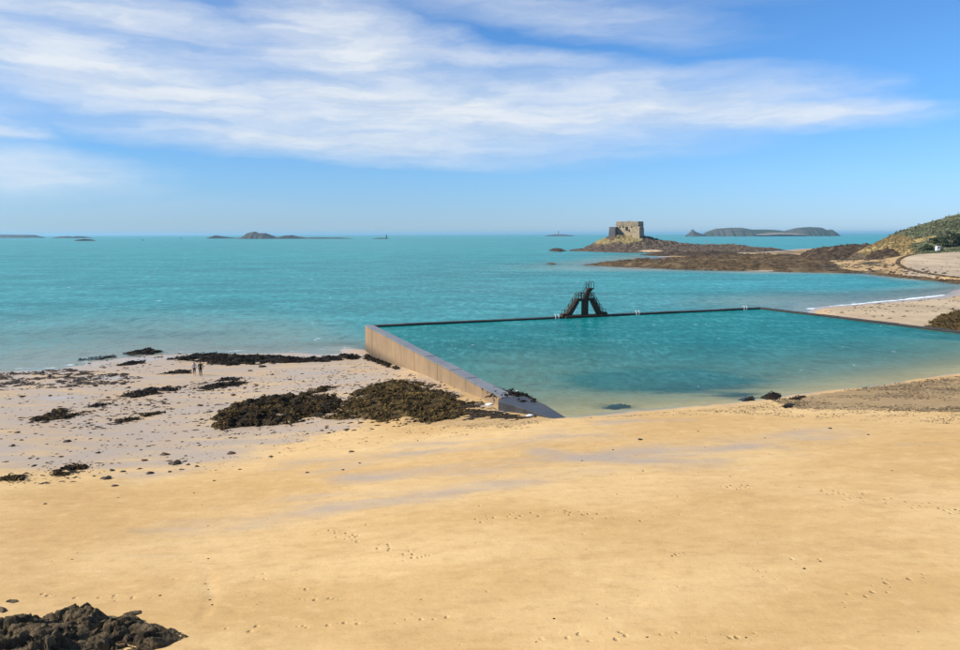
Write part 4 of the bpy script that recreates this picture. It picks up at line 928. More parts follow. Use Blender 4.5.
# pool ladders with white handrails
for px, py, lab in [(546, 314.6, 'white pool ladder handrails between diving platform and the wall corner by the reef'), (623, 310.8, 'white pool ladder handrails beside the diving platform on its fort side'), (724, 305.6, 'white pool ladder handrails near the far pool corner')]:
    p = P(px, py, 4.0); L_ = float((p[:2] - A3[:2]) @ ac); b = A3[:2] + ac * L_ + nac * 1.08
    ld = empty('pool_ladder', (b[0], b[1], 4.0), yaw, lab, 'ladder')
    for s in (-1, 1):
        x = s * 0.28
        MB().tube([(x, 0.4, -0.05), (x, 0.4, 0.34), (x, 0.32, 0.42), (x, 0.1, 0.42), (x, -0.08, 0.3), (x, -0.08, -1.6)], 0.032, 8).build('handrail', MAT['white'], ld, smooth=True)
    for i in range(4):
        MB().tube([(-0.32, -0.08, -0.25 - i * 0.32), (0.32, -0.08, -0.25 - i * 0.32)], 0.03, 6).build('rung', MAT['white'], ld)

# ------------------------------------------------------------------ people
def person(px, py, height, label, cols, rz, lean, stride):
    """cols: top, trousers, shin, skin, hair"""
    g_ = ground(px, py)
    H = height / 1.75
    V = {}; E = []; R = {}
    def v(n, x, y, z, r): V[n] = (x, y, z); R[n] = r
    v('pelvis', 0, 0, 0.95, 0.145); v('waist', 0, 0.01, 1.08, 0.135); v('chest', 0, 0.0 + lean * 0.5, 1.30, 0.16); v('neckb', 0, lean, 1.45, 0.075); v('neck', 0, lean + 0.01, 1.52, 0.058); v('head', 0, lean + 0.02, 1.63, 0.098); v('crown', 0, lean + 0.01, 1.71, 0.075)
    E += [('pelvis', 'waist'), ('waist', 'chest'), ('chest', 'neckb'), ('neckb', 'neck'), ('neck', 'head'), ('head', 'crown')]
    for s, t in (('l', -1), ('r', 1)):
        st = stride * t
        v('hip' + s, t * 0.09, 0, 0.88, 0.10); v('knee' + s, t * 0.10, st * 0.5 + 0.02, 0.49, 0.068); v('ankle' + s, t * 0.10, st - 0.02, 0.09, 0.045); v('toe' + s, t * 0.11, st + 0.15, 0.04, 0.036)
        E += [('pelvis', 'hip' + s), ('hip' + s, 'knee' + s), ('knee' + s, 'ankle' + s), ('ankle' + s, 'toe' + s)]
        v('sh' + s, t * 0.19, lean, 1.40, 0.068); v('el' + s, t * 0.25, lean - 0.04 - st * 0.3, 1.13, 0.046); v('wr' + s, t * 0.23, lean + 0.06 - st * 0.5, 0.90, 0.034); v('ha' + s, t * 0.22, lean + 0.09 - st * 0.5, 0.80, 0.04)
        E += [('neckb', 'sh' + s), ('sh' + s, 'el' + s), ('el' + s, 'wr' + s), ('wr' + s, 'ha' + s)]
    names = list(V); idx = {n: i for i, n in enumerate(names)}
    me = bpy.data.meshes.new('person'); me.from_pydata([V[n] for n in names], [(idx[a], idx[b]) for a, b in E], [])
    o = bpy.data.objects.new('person', me); COL.objects.link(o)
    md = o.modifiers.new('skin', 'SKIN'); sv = me.skin_vertices[0].data
    for n in names:
        sv[idx[n]].radius = (R[n], R[n] * (0.72 if n in ('pelvis', 'waist', 'chest') else 1.0)); sv[idx[n]].use_root = n == 'pelvis'
    ss = o.modifiers.new('sub', 'SUBSURF'); ss.levels = 2; ss.render_levels = 2
    dg = bpy.context.evaluated_depsgraph_get(); dg.update()
    m2 = bpy.data.meshes.new_from_object(o.evaluated_get(dg)); o.modifiers.clear(); o.data = m2
    m2.materials.clear()
    for c in cols: m2.materials.append(c)
    for p in m2.polygons:
        c = p.center
        arm = abs(c.x) > 0.165 and c.z < 1.2
        if c.z > 1.655 or (c.z > 1.55 and c.y < lean - 0.04): k_ = 4
        elif c.z > 1.48: k_ = 3
        elif arm: k_ = 3 if c.z < 0.88 else 0
        elif c.z > 0.98: k_ = 0
        elif c.z > 0.42: k_ = 1
        else: k_ = 2
        p.material_index = k_; p.use_smooth = True
    o.location = (g_[0], g_[1], g_[2] - 0.005); o.rotation_euler = (0, 0, rz); o.scale = (H, H, H)
    return tag(o, label, 'person')
cl_dark = mat_plain('dark_cloth', (0.018, 0.018, 0.022), 0.9, 0.1); cl_pale = mat_plain('pale_cloth', (0.50, 0.42, 0.40), 0.9, 0.1); skin = mat_plain('skin', (0.42, 0.26, 0.18), 0.6, 0.3, var=0.1)
hair = mat_plain('dark_hair', (0.03, 0.02, 0.014), 0.7); jeans = mat_plain('blue_jeans', (0.03, 0.04, 0.07), 0.9, 0.1)
person(194.6, 375.6, 1.66, 'person in a pale top and dark shorts with bare legs walking on the beach', [cl_pale, cl_dark, skin, skin, hair], 0.5, 0.02, 0.16)
person(200.8, 376.4, 1.82, 'taller person in dark clothes walking beside the one in a pale top', [cl_dark, cl_dark, jeans, skin, hair], 0.3, 0.03, -0.18)

# ------------------------------------------------------------------ reefs
RB = [
    ('reef', 'broad brown rocky reef reaching out towards the fort', [(584, 265), (610, 263), (640, 262), (680, 260), (720, 258.5), (760, 257.5), (800, 259), (826, 262.5), (836, 267), (800, 270.5), (740, 271), (690, 270), (640, 268), (610, 266.5)], 2.1, 'reef', 1.5, 0.055, 9),
    ('reef', 'dark low rocks between the reef and the fort islet', [(636, 255), (660, 253.5), (698, 254), (730, 253), (745, 255.5), (700, 257), (655, 256)], 2.0, 'reef_dark', 1.8, 0.05, 9),
    ('reef', 'dark jagged rock ridge below the scrub hill', [(800, 255), (815, 252.5), (835, 250), (862, 249), (900, 254), (908, 258), (918, 257.5), (895, 260), (845, 260), (815, 259)], 4.2, 'reef_dark', 1.2, 0.07, 7),
    ('reef', 'small black rock in the sea left of the fort islet', [(548, 251), (556, 250), (567, 251), (560, 252.2)], 2.6, 'reef_dark', 1.0, 0.08, 5),
    ('reef', 'small flat black rock in the sea before the reef tip', [(543, 264), (552, 263), (561, 264), (552, 265.2)], 1.0, 'reef_dark', 0.7, 0.1, 3),
    ('reef', 'brown weedy stones along the far cove shore', [(860, 273.5), (885, 274), (910, 276.5), (935, 279), (962, 281.5), (985, 282), (985, 285.5), (955, 284.5), (920, 280.8), (885, 276.5)], 0.9, 'reef', 0.6, 0.2, 2.5),
    ('reef', 'dark low rock shelf in front of the far cove beach', [(780, 267.5), (815, 268), (850, 270), (868, 273), (845, 274), (800, 273), (770, 271.5)], 0.8, 'reef', 0.9, 0.12, 4),
]
sea0 = lambda X, Y: np.maximum(terrain(X, np.minimum(Y, 880)), -0.5)
for i, (nm, lab, ol, h, mt_, st, fr, ed) in enumerate(RB):
    z0 = 0.0 if i in (0, 1, 3, 4) else None
    if i == 2: z0 = 1.5
    rock_bed(nm, lab, 'reef', ol, h, MAT[mt_], st, 300 + i * 11, fr * 1.8, ed * 0.7, 1.1, 0.45, 0.8, 'rocky reefs off the beach', sea0, kind='structure', sink=0.3, base=z0)

# ------------------------------------------------------------------ fort islet
FY = 850.0
def fx(px): return at(px, 240, FY)[0]
def fz(px, py, Y=FY): return at(px, py, Y)[2]
def islet_shape(X, Y):
    prof = np.interp(X, [fx(q) for q in (565, 590, 604, 613, 620, 640, 650, 662, 680, 700, 720, 745, 790)], [0.5, 4.2, 9.5, 13.0, 14.0, 14.0, 11.0, 7.0, 4.2, 2.4, 2.8, 2.2, 0.5])
    w = np.interp(X, [fx(565), fx(610), fx(650), fx(790)], [18, 34, 34, 16])
    return prof * np.exp(-np.abs((Y - FY - 6) / w) ** 2.4)
def islet_attr(v):
    px, py = proj(v[:, 0], v[:, 1], v[:, 2])
    n_ = fbm(v[:, 0] * 0.12, v[:, 1] * 0.12, 4, 44)
    g1 = np.exp(-((px - 630) / 13) ** 2 - ((py - 239) / 4) ** 2) + 0.9 * np.exp(-((px - 602) / 12) ** 2 - ((py - 241) / 3.5) ** 2)
    s1 = 1.3 * np.exp(-((px - 651) / 13) ** 2 - ((py - 251) / 1.2) ** 2)
    return {'grass': np.clip(g1 + 0.7 * n_, 0, 1), 'sandy': np.clip(s1 + 0.4 * n_ - 0.1, 0, 1)}
def islet_shape2(X, Y):
    s_ = islet_shape(X, Y)
    return s_ + np.clip(s_, 0.6, 3.0) * (0.55 * fbm(X * 0.09, Y * 0.09, 4, 402, ridged=True, gain=0.65) - 0.1)
def mat_islet():
    m, n, out, pos = new_mat('islet_rock')
    a = n.noise(pos, 0.25, 6, 0.65); f = n.noise(pos, 0.9, 5, 0.7); v = n.voronoi(n.mapping(pos, scale=(1, 1, 0.5)), 0.3, 'DISTANCE_TO_EDGE')
    c = n.mix(n.ramp(a, 0.38, 0.62), (0.040, 0.028, 0.019), (0.16, 0.112, 0.068))
    c = n.mix(n.math('MULTIPLY', n.ramp(f, 0.5, 0.7), 0.7), c, (0.022, 0.018, 0.016))
    c = n.mix(n.ramp(n.attr('grass'), 0.35, 0.6), c, n.mix(n.ramp(f, 0.4, 0.65), (0.30, 0.225, 0.085), (0.15, 0.12, 0.05)))
    c = n.mix(n.ramp(n.attr('sandy'), 0.4, 0.6), c, (0.46, 0.34, 0.2))
    principled(n, out, c, 0.9, 0.15, n.bump(n.math('ADD', f, n.math('MULTIPLY', v, 2.0)), 1.0, 0.7))
    return m
isl = rock_bed('rocky_islet', 'dark rocky islet carrying the stone fort', 'islet', [(566, 251), (585, 249), (610, 247), (640, 246), (670, 247), (700, 248.5), (745, 248.5), (788, 250), (770, 252), (720, 252.6), (690, 253), (660, 253), (630, 253), (600, 252.3)],
               2.4, mat_islet(), 0.9, 401, 0.1, 7, 1.0, 0.4, 0.6, ground_fn=lambda X, Y: np.full(np.shape(X), -0.4), shape=islet_shape2, kind='structure', sink=0.5, base=0.0, attr_fn=islet_attr)
# grass and sand on the islet as low mounds
def mound(name, label, px0, px1, py0, py1, Y, depth_, mat, seed, kind='stuff', cat='grass'):
    x0, x1 = at(px0, py1, Y)[0], at(px1, py1, Y)[0]; z0 = at(px0, py1, Y)[2]; z1 = at(px0, py0, Y)[2]
    n = 40; U, V_ = np.meshgrid(np.linspace(-1, 1, n), np.linspace(-1, 1, n))
    r = np.sqrt(U ** 2 + V_ ** 2); hgt = np.clip(1 - r ** 2, -0.3, 1) + 0.15 * fbm(U * 3, V_ * 3, 3, seed)
    X = (x0 + x1) / 2 + U * (x1 - x0) / 2; Y_ = Y + V_ * depth_; Z = z0 + (z1 - z0) * hgt
    o = mesh_obj(name, np.c_[X.ravel(), Y_.ravel(), Z.ravel()], grid_faces(n, n), mat)
    return tag(o, label, cat, kind=kind)
MAT['dry_grass'] = mat_rock('dry_grass', [(0.22, 0.175, 0.075), (0.30, 0.235, 0.10), (0.15, 0.135, 0.055), (0.20, 0.15, 0.07)], 0.3, 0.95, 0.6, 0.4)
MAT['plain_sand'] = mat_rock('far_sand', [(0.45, 0.32, 0.17), (0.52, 0.38, 0.21), (0.40, 0.29, 0.16), (0.45, 0.33, 0.2)], 0.2, 0.95, 0.3, 0.2)

ft = empty('stone_fort', (fx(627.5), FY, 0), -0.5, 'square granite fort with bastions on top of the rocky islet', 'fort')
mpx = FY / FPX
def fb(name, px0, px1, py_top, py_bot, y0, y1, m, par=ft, batter=0.4):
    x0 = (px0 - 627.5) * mpx; x1 = (px1 - 627.5) * mpx
    return MB().frustum(x0, x1, y0, y1, fz(627, py_bot), fz(627, py_top), batter).build(name, m, par)
fb('main_wall', 615.6, 639.2, 223.0, 243, -3, 18, MAT['fort'], batter=0.6)
fb('left_bastion', 611.0, 618.6, 228.0, 244, -12, 4, MAT['fort_dark'], batter=0.8)
fb('right_bastion', 635.4, 643.2, 228.2, 244, -13, 6, MAT['fort'], batter=0.8)
fb('parapet', 616.0, 638.8, 221.5, 223.0, -2.6, 17.6, MAT['fort'], batter=0.05)
fb('string_course', 615.5, 639.3, 224.6, 225.0, -3.05, 18.1, MAT['fort'], batter=0.0)
for pa, pb in ((611.3, 618.3), (635.7, 642.9)):
    fb('bastion_parapet', pa, pb, 227.0, 228.0, -10.8, 3.0, MAT['fort_dark'] if pa < 620 else MAT['fort'], batter=0.05)
for px0, px1, t, b in ((626.0, 628.2, 226.6, 230.4),):
    fb('gate', px0, px1, t, b, -3.1, -2.0, MAT['void'], batter=0)
for px0, px1, t, b in ((629.2, 630.2, 229.5, 231.8), (619.6, 620.6, 226.2, 227.6), (623.0, 624.0, 226.2, 227.6), (631.6, 632.6, 226.2, 227.6), (634.0, 635.0, 226.2, 227.6)):
    fb('window', px0, px1, t, b, -3.1, -2.0, MAT['void'], batter=0)
fb('turret', 625.0, 628.5, 221.0, 221.6, 2, 6, MAT['fort'], batter=0.1)

# ------------------------------------------------------------------ right-hand hill
hp = []
for px, zf, Y in [(858, 1.5, 425), (875, 3, 418), (895, 5, 412), (915, 6.5, 405), (935, 7.5, 398), (960, 8, 392), (1000, 8.5, 385), (1060, 9, 380)]:
    p = at(px, 250, Y); hp.append((p[0], Y, zf))
for px, py, Y in [(866, 247.5, 440), (873, 243.5, 440), (885, 238.5, 445), (900, 231.5, 450), (915, 226.3, 452), (930, 221.5, 455), (945, 217.6, 456), (960, 214.4, 458), (985, 210, 460), (1020, 205, 462), (1070, 202, 462)]:
    p = at(px, py, Y); hp.append((p[0], Y, p[2] - 1.0))
for px, Y in [(862, 480), (890, 520), (930, 540), (980, 545), (1060, 545)]:
    p = at(px, 250, Y); hp.append((p[0], Y, 1.0))
for px, py, Y in [(885, 245.5, 425), (905, 240, 426), (930, 234, 425), (960, 228, 424), (1000, 222, 424)]:
    p = at(px, py, Y); hp.append((p[0], Y, p[2]))
htps = TPS([(a / 50, b / 50, c) for a, b, c in hp], 1e-3)
hx = np.linspace(205, 400, 200); hy = np.linspace(380, 545, 150)
HX, HY = np.meshgrid(hx, hy)
def hill_z(X, Y):
    return htps(X / 50, Y / 50) + 1.0 * fbm(X * 0.06, Y * 0.06, 4, 91) + 0.5 * fbm(X * 0.2, Y * 0.2, 3, 92, ridged=True)
HZ = np.clip(hill_z(HX, HY), -3, 60)
HPX, HPY = proj(HX, HY, HZ)
dryness = smooth01((925 - HPX + 14 * fbm(HX * 0.05, HY * 0.05, 3, 12)) / 30) * smooth01((HPY - 231 - (HPX - 880) * 0.05) / 7)
path = np.exp(-((HPY - (243 - (HPX - 905) * 0.20)) / 2.0) ** 2) * smooth01((HPX - 900) / 6) * smooth01((940 - HPX) / 8)
dryness = np.clip(dryness + path, 0, 1)
def mat_hill():
    m, n, out, pos = new_mat('hill_ground')
    dr = n.attr('dry')
    a = n.noise(pos, 0.18, 6, 0.65); f = n.noise(pos, 0.9, 5, 0.65)
    gr = n.mix(n.ramp(a, 0.38, 0.62), (0.045, 0.055, 0.026), (0.10, 0.10, 0.05))
    dc = n.mix(n.ramp(a, 0.38, 0.62), (0.24, 0.165, 0.062), (0.36, 0.26, 0.11))
    dc = n.mix(n.math('MULTIPLY', n.ramp(f, 0.48, 0.7), 0.7), dc, (0.12, 0.085, 0.04))
    c = n.mix(n.ramp(n.math('ADD', dr, n.math('MULTIPLY', n.math('SUBTRACT', f, 0.5), 0.8)), 0.35, 0.65), gr, dc)
    sx = n.new('ShaderNodeSeparateXYZ'); n.l.new(pos, sx.inputs[0])
    rk = n.ramp(n.math('ADD', sx.outputs[2], n.math('MULTIPLY', n.math('SUBTRACT', a, 0.5), 6)), 4.5, 7.0, 1, 0)
    c = n.mix(rk, c, n.mix(n.ramp(f, 0.42, 0.6), (0.035, 0.024, 0.014), (0.14, 0.10, 0.055)))
    principled(n, out, c, 0.95, 0.1, n.bump(f, 0.7, 0.6))
    return m
hill = mesh_obj('hill', np.c_[HX.ravel(), HY.ravel(), HZ.ravel()], grid_faces(*HX.shape), mat_hill(), attrs={'dry': dryness.ravel()})
tag(hill, 'scrub covered rocky hill rising beyond the cove beach', kind='structure')

def mat_leaf(name, cols):
    m, n, out, pos = new_mat(name)
    tn = n.attr('tone'); c = n.mix(n.ramp(tn, 0, 1), cols[0], cols[1])
    c = n.mix(n.math('MULTIPLY', n.ramp(n.noise(pos, 0.5, 3, 0.6), 0.4, 0.7), 0.5), c, cols[2])
    b = principled(n, out, c, 0.8, 0.15)
    return m
MAT['scrub'] = mat_leaf('scrub_leaves', [(0.045, 0.055, 0.025), (0.15, 0.155, 0.08), (0.19, 0.18, 0.105)])
MAT['tree_leaf'] = mat_leaf('tree_leaves', [(0.020, 0.028, 0.012), (0.050, 0.060, 0.022), (0.035, 0.045, 0.018)])
MAT['tuft'] = mat_leaf('dry_tufts', [(0.16, 0.115, 0.045), (0.30, 0.22, 0.09), (0.11, 0.085, 0.05)])
def leaf_cloud(centers, radii, per, size, flat=0.7):
    n = len(centers); N = n * per
    c = np.repeat(centers, per, 0); r = np.repeat(radii, per)
    d = RNG.normal(size=(N, 3)); d /= np.linalg.norm(d, axis=1)[:, None]; d[:, 2] = np.abs(d[:, 2]) * 1.0 - 0.12
    rad = r * RNG.uniform(0.55, 1.05, N)
    p = c + d * rad[:, None] * np.array([1, 1, flat])
    u = RNG.normal(size=(N, 3)); u -= d * (u * d).sum(1)[:, None] * 0.6; u /= np.linalg.norm(u, axis=1)[:, None]
    w = np.cross(d + 0.4 * RNG.normal(size=(N, 3)), u); w /= np.linalg.norm(w, axis=1)[:, None]
    s = size * RNG.uniform(0.6, 1.4, N)[:, None]
    V = np.stack([p - u * s, p + w * s * 0.6, p + u * s, p - w * s * 0.6], 1).reshape(-1, 3)
    F = np.arange(N * 4).reshape(-1, 4)
    tone = np.repeat(np.clip(np.repeat(RNG.random(n), per) * 0.7 + RNG.random(N) * 0.3, 0, 1), 4)
    return V, F, tone
q = RNG.uniform((208, 384), (395, 500), (24000, 2))
z = hill_z(q[:, 0], q[:, 1]); pxx, pyy = proj(q[:, 0], q[:, 1], z)
dr = smooth01((925 - pxx + 14 * fbm(q[:, 0] * 0.05, q[:, 1] * 0.05, 3, 12)) / 30) * smooth01((pyy - 231 - (pxx - 880) * 0.05) / 7)
pth = np.exp(-((pyy - (243 - (pxx - 905) * 0.20)) / 2.2) ** 2) * (pxx > 900) * (pxx < 938)
nn = fbm(q[:, 0] * 0.045, q[:, 1] * 0.045, 3, 55)
ok = (z > 6.5) & (dr + pth < RNG.uniform(0.15, 0.7, len(q))) & (nn > -0.6)
qs = q[ok][:9500]; zs = z[ok][:9500]
rr = np.clip(RNG.lognormal(0.05, 0.5, len(qs)), 0.5, 3.4) * (0.75 + 0.5 * (nn[ok][:9500] > 0.05))
V, F, tone = leaf_cloud(np.c_[qs, zs - 0.25], rr, 26, 0.5)
bt = fbm(qs[:, 0] * 0.05, qs[:, 1] * 0.05, 4, 66, gain=0.6); tone = np.clip(tone * 0.55 + np.repeat(0.3 + 0.8 * bt, 26 * 4), 0, 1)
o = mesh_obj('scrub', V, F, MAT['scrub'], smooth=False, attrs={'tone': tone}); tag(o, 'low green scrub blanketing the hill', 'scrub', kind='stuff')
ok2 = (z > 4.0) & (dr > 0.35) & (pxx > 864)
qd = q[ok2][:4000]; zd = z[ok2][:4000]
V, F, tone = leaf_cloud(np.c_[qd, zd], RNG.uniform(0.3, 0.9, len(qd)), 10, 0.34, 0.8)
o = mesh_obj('dry_tufts', V, F, MAT['tuft'], smooth=False, attrs={'tone': tone}); tag(o, 'golden dry grass tufts on the seaward shoulder of the hill', 'grass', kind='stuff')

rock_bed('reef', 'dark broken rocks at the foot of the golden hill shoulder', 'reef', [(862, 252), (880, 251.5), (905, 252), (922, 254), (912, 257), (890, 258), (868, 257.5)], 2.6, MAT['reef_dark'], 0.8, 371, 0.16, 4, 1.1, 0.45, 0.8, 'rocky reefs off the beach', lambda X, Y: np.maximum(terrain(X, Y), np.minimum(hill_z(X, Y), 5.5)), kind='structure', sink=0.3, base=4.0)
# dark trees at the hill foot
MAT['bark'] = mat_plain('bark', (0.05, 0.04, 0.04), 0.9)
for i, (px, py, Y, w, h, lab) in enumerate([
    (927, 250.5, 401, 4.0, 4.0, 'dark bushy tree on the seaward side of the white hut'), (944, 249.5, 399, 5.0, 6.5, 'dark round tree on the landward side of the white hut'), (953, 248.5, 398, 4.5, 8.5, 'tallest dark tree at the hill foot, behind the shore road'),
    (962, 248, 397, 5.0, 7.5, 'dark tree farthest from the golden shoulder at the hill foot'), (936, 242, 405, 4.5, 4.0, 'dark bush on the slope above the white hut')]):
    p = at(px, py, Y); zb = max(float(hill_z(np.array([p[0]]), np.array([Y]))[0]), 5.0)
    t = empty('dark_tree', (p[0], Y, zb - 0.3), 0, lab, 'tree', 'trees at the foot of the hill')
    MB().tube([(0, 0, -0.5), (0.15, 0.1, h * 0.3), (-0.1, 0, h * 0.6)], [0.28, 0.2, 0.09], 7).tube([(0.1, 0, h * 0.3), (0.9, 0.3, h * 0.6)], [0.13, 0.05], 5).tube([(0.1, 0, h * 0.3), (-0.9, -0.3, h * 0.58)], [0.13, 0.05], 5).build('trunk', MAT['bark'], t)
    nc = 16; cc = np.c_[RNG.normal(0, w * 0.26, nc), RNG.normal(0, w * 0.24, nc), RNG.uniform(h * 0.22, h * 0.85, nc)]
    V, F, tone = leaf_cloud(cc, RNG.uniform(0.22, 0.36, nc) * w, 110, 0.34, 0.85)
    mesh_obj('crown', V, F, MAT['tree_leaf'], t, smooth=False, attrs={'tone': tone})

# white hut
p = at(934.3, 248.6, 399)
hb = empty('white_hut', (p[0], 396, p[2]), 0.1, 'small white hut at the foot of the scrub hill', 'hut')
hb.scale = (0.75, 0.75, 0.7)
MB().box(-1.3, 1.3, -0.8, 0.8, -1.5, 1.7).build('wall', MAT['white'], hb)
MB().prism_xz([(-1.5, 1.71), (1.5, 1.71), (1.5, 1.85), (0, 2.15), (-1.5, 1.85)], -1.0, 1.0).build('roof', MAT['white'], hb)
MB().box(-0.3, 0.45, -0.83, -0.7, 0.0, 1.4).build('door', MAT['void'], hb)

# causeway and ramp
def strip(name, label, L, w, h, mat, up=0.0, kind='structure', cat=None):
    pts = [ground(*q) for q in L]
    P_ = np.array(pts); t = np.linspace(0, len(P_) - 1, len(P_) * 10)
    C_ = np.stack([np.interp(t, np.arange(len(P_)), P_[:, j]) for j in range(3)], 1)
    ker = np.ones(9) / 9
    for j in range(3): C_[:, j] = np.convolve(np.pad(C_[:, j], 4, mode='edge'), ker, 'valid')
    T = np.gradient(C_[:, :2], axis=0); T /= np.linalg.norm(T, axis=1)[:, None]; Nn = np.c_[-T[:, 1], T[:, 0]]
    z = terrain(C_[:, 0], C_[:, 1]) + up
    rows = []
    for s, dz in ((-1.25, -1.0), (-1.0, h), (1.0, h), (1.25, -1.0)):
        rows.append(np.c_[C_[:, :2] + Nn * s * w / 2, z + dz])
    V = np.stack(rows, 1).reshape(-1, 3)
    o = mesh_obj(name, V, grid_faces(len(C_), 4), mat, smooth=False)
    return tag(o, label, cat, kind=kind)
strip('causeway', 'curved dark stone causeway crossing the far beach', [(922, 253.5), (908, 256), (899, 259.5), (897, 263.5), (903, 267.5), (913, 271), (928, 274), (945, 276.5), (962, 278.5)], 1.8, 0.3, MAT['reef'])
strip('shore_road', 'raised grey road along the foot of the hill', [(908, 255), (920, 252.8), (935, 251.3), (950, 250.2), (975, 248.6)], 5.0, 1.1, MAT['cobble'])

# ------------------------------------------------------------------ far islands
def island(name, label, prof, Y, depth_, mat, seed, rough=0.25):
    """prof: list of (picture x, picture y of the skyline); base at sea level"""
    xs_ = np.array([at(q[0], q[1], Y)[0] for q in prof]); zs_ = np.array([at(q[0], q[1], Y)[2] for q in prof])
    n, m_ = 220, 40
    X = np.linspace(xs_[0], xs_[-1], n); top = np.interp(X, xs_, zs_)
    v = np.linspace(-1, 1, m_)
    XX, VV = np.meshgrid(X, v)
    T_ = np.repeat(top[None], m_, 0)
    cross = np.clip(1 - np.abs(VV) ** 2.2, 0, 1)
    jag = (xs_[-1] - xs_[0]) / 30
    nz = fbm(XX / jag * 0.7, VV * depth_ / jag * 0.7, 5, seed, ridged=True)
    Z = T_ * cross * (1 + rough * (nz - 0.4) * (0.4 + 0.6 * np.abs(VV))) - 2.5 * (1 - cross)
    YY = Y + VV * depth_ * (0.4 + 0.6 * np.sin(np.linspace(0.08, math.pi - 0.08, n)))[None] * (1 + 0.25 * fbm(XX / jag, VV * 0 + 3, 3, seed + 4))
    o = mesh_obj(name, np.c_[XX.ravel(), YY.ravel(), Z.ravel()], grid_faces(m_, n), mat)
    return tag(o, label, 'island', kind='structure')
island('island', 'long low hazy headland on the open horizon', [(-60, 236.5), (-40, 234.6), (10, 234.8), (34, 235), (42, 237.2)], 5200, 150, MAT['isle'], 1, 0.1)
island('island', 'two small hazy islets right of the headland', [(52, 238), (60, 236.6), (68, 236.2), (73, 237.4), (78, 236.1), (84, 236.6), (92, 238)], 4500, 80, MAT['isle_rock'], 2, 0.2)
island('island', 'low dark rock awash in the open sea', [(74, 241), (78, 239.6), (84, 239.0), (91, 239.4), (97, 241)], 2300, 25, MAT['isle_rock'], 3, 0.3)
island('island', 'small rounded hazy islet left of the fortress island', [(206, 238.4), (212, 236.4), (216, 235.3), (224, 236.6), (238, 238.2)], 3600, 50, MAT['isle_rock'], 4, 0.2)
island('island', 'fortress island with cliff and flat top on the horizon', [(236, 239.2), (243, 236.5), (247, 233.4), (252, 232.2), (255, 231.8), (258, 233.2), (266, 233.4), (272, 235.6), (277, 237.6), (284, 235.8), (292, 235.2), (298, 236.6), (306, 237.6), (318, 237.4), (340, 237.6), (354, 238.6)], 3200, 70, MAT['isle_rock'], 5, 0.2)
island('island', 'small rock at the foot of the sea beacon', [(370, 239), (377, 238), (384, 237.8), (391, 239)], 3000, 20, MAT['isle_rock'], 6, 0.3)
island('island', 'low far rock under the pale lighthouse', [(546, 235.6), (554, 234.6), (562, 234.4), (574, 235.6)], 6000, 60, MAT['isle_rock'], 7, 0.2)
island('island', 'jagged stack left of the twin humped island', [(686, 235.2), (690, 232.6), (692.5, 229.6), (695, 231.8), (700, 233.6), (706, 235.2)], 4700, 50, MAT['isle_rock'], 8, 0.4)
island('island', 'large twin humped grassy island on the horizon', [(703, 234.8), (708, 231.5), (716, 228.9), (728, 228.0), (740, 227.8), (752, 229.8), (768, 229.6), (780, 230.6), (784, 232), (790, 230), (798, 228.0), (808, 227.2), (820, 227.6), (826, 230.4), (831, 229.6), (836, 234.0)], 4800, 180, MAT['isle'], 9, 0.12)
mound('sand_patch', 'pale beach strip between the humps of the far island', 755, 806, 232.6, 234.6, 4630, 40, mat_rock('grey_beach', [(0.16, 0.135, 0.10), (0.20, 0.165, 0.12), (0.13, 0.11, 0.085), (0.15, 0.12, 0.09)], 0.05, 0.95, 0.3, 1), 18, 'stuff', 'sand')

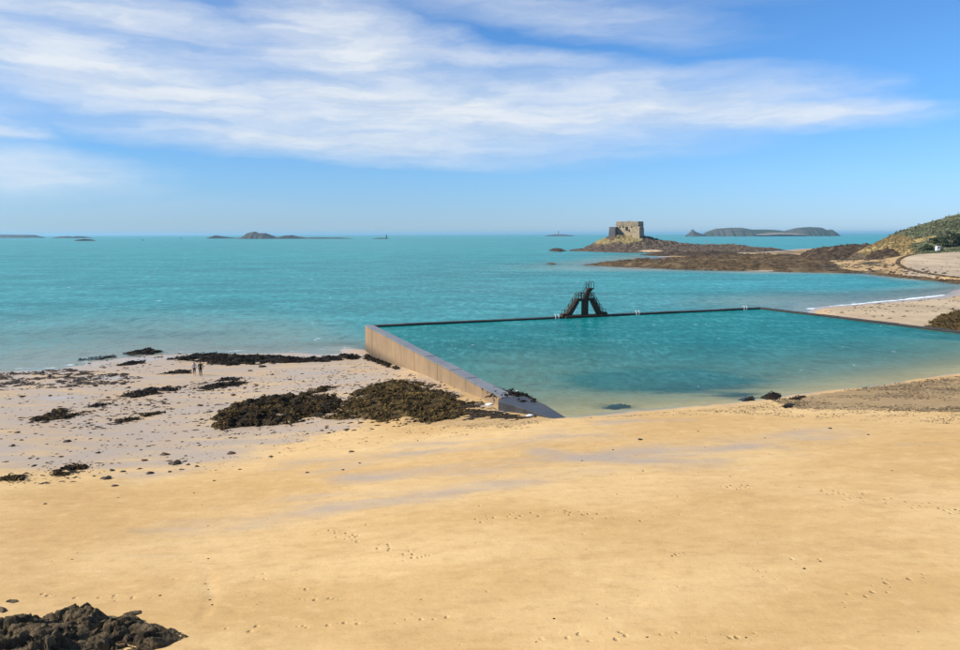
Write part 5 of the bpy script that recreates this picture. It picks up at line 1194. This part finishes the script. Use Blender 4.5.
# beacon, lighthouse, buoys
b_ = at(386.5, 238.8, 2990)
t = empty('sea_beacon', (b_[0], 2990, 0), 0, 'dark slender beacon tower standing on a rock far out at sea', 'beacon')
MB().lathe([(2.6, -1), (2.3, 3), (1.9, 14)], 12).build('tower', MAT['void'], t); MB().lathe([(2.4, 14.01), (2.4, 14.8)], 12).build('gallery', MAT['void'], t); MB().lathe([(0.25, 14.8), (0.2, 17), (1.2, 17.0), (0.1, 19.5)], 8).build('topmark', MAT['void'], t)
b_ = at(558, 234, 6000)
t = empty('lighthouse', (b_[0], 5990, 0), 0, 'pale grey lighthouse on a low rock at the horizon', 'lighthouse')
MB().lathe([(7, -2), (6, 8), (4.2, 34)], 14).build('tower', MAT['fort'], t); MB().lathe([(5.2, 34.1), (5.2, 36)], 14).build('gallery', MAT['fort'], t); MB().lathe([(2.6, 36), (2.6, 40), (0.3, 43)], 12).build('lantern', MAT['void'], t)
MAT['red'] = mat_plain('red_paint', (0.45, 0.10, 0.08), 0.5)
for px, py, m_, lab in [(143, 240.6, 'void', 'dark navigation buoy nearer the dark rock'), (181, 238.8, 'void', 'dark navigation buoy nearer the fortress island'), (706, 242.6, 'red', 'reddish navigation buoy in the channel beyond the fort')]:
    p = P(px, py, 0)
    s_ = p[1] / FPX * 0.9
    t = empty('navigation_buoy', (p[0], p[1], 0), 0, lab, 'buoy', 'buoys at sea'); t.scale = (s_ * 0.8,) * 3
    MB().lathe([(0.6, -0.4), (0.9, 0), (0.9, 0.3), (0.6, 0.5)], 12).build('float', MAT[m_], t); MB().lathe([(0.45, 0.5), (0.2, 1.7)], 8).build('mast', MAT[m_], t); MB().lathe([(0.32, 1.7), (0.02, 2.3)], 8).build('topmark', MAT[m_], t)

# ------------------------------------------------------------------ haze
HAZE = True
if HAZE:
    mv = bpy.data.materials.new('haze'); mv.use_nodes = True; mv.node_tree.nodes.clear()
    hn = NT(mv.node_tree); ho = hn.new('ShaderNodeOutputMaterial'); pvn = hn.new('ShaderNodeVolumePrincipled')
    pvn.inputs['Color'].default_value = (0.42, 0.79, 1.0, 1); pvn.inputs['Density'].default_value = 0.00006; pvn.inputs['Anisotropy'].default_value = 0.2
    hn.l.new(pvn.outputs[0], ho.inputs['Volume'])
    hz = MB().box(-60000, 60000, -300, 46000, -6, 75).build('haze', mv)
    tag(hz, 'pale sea haze over the whole bay', 'haze', kind='stuff')
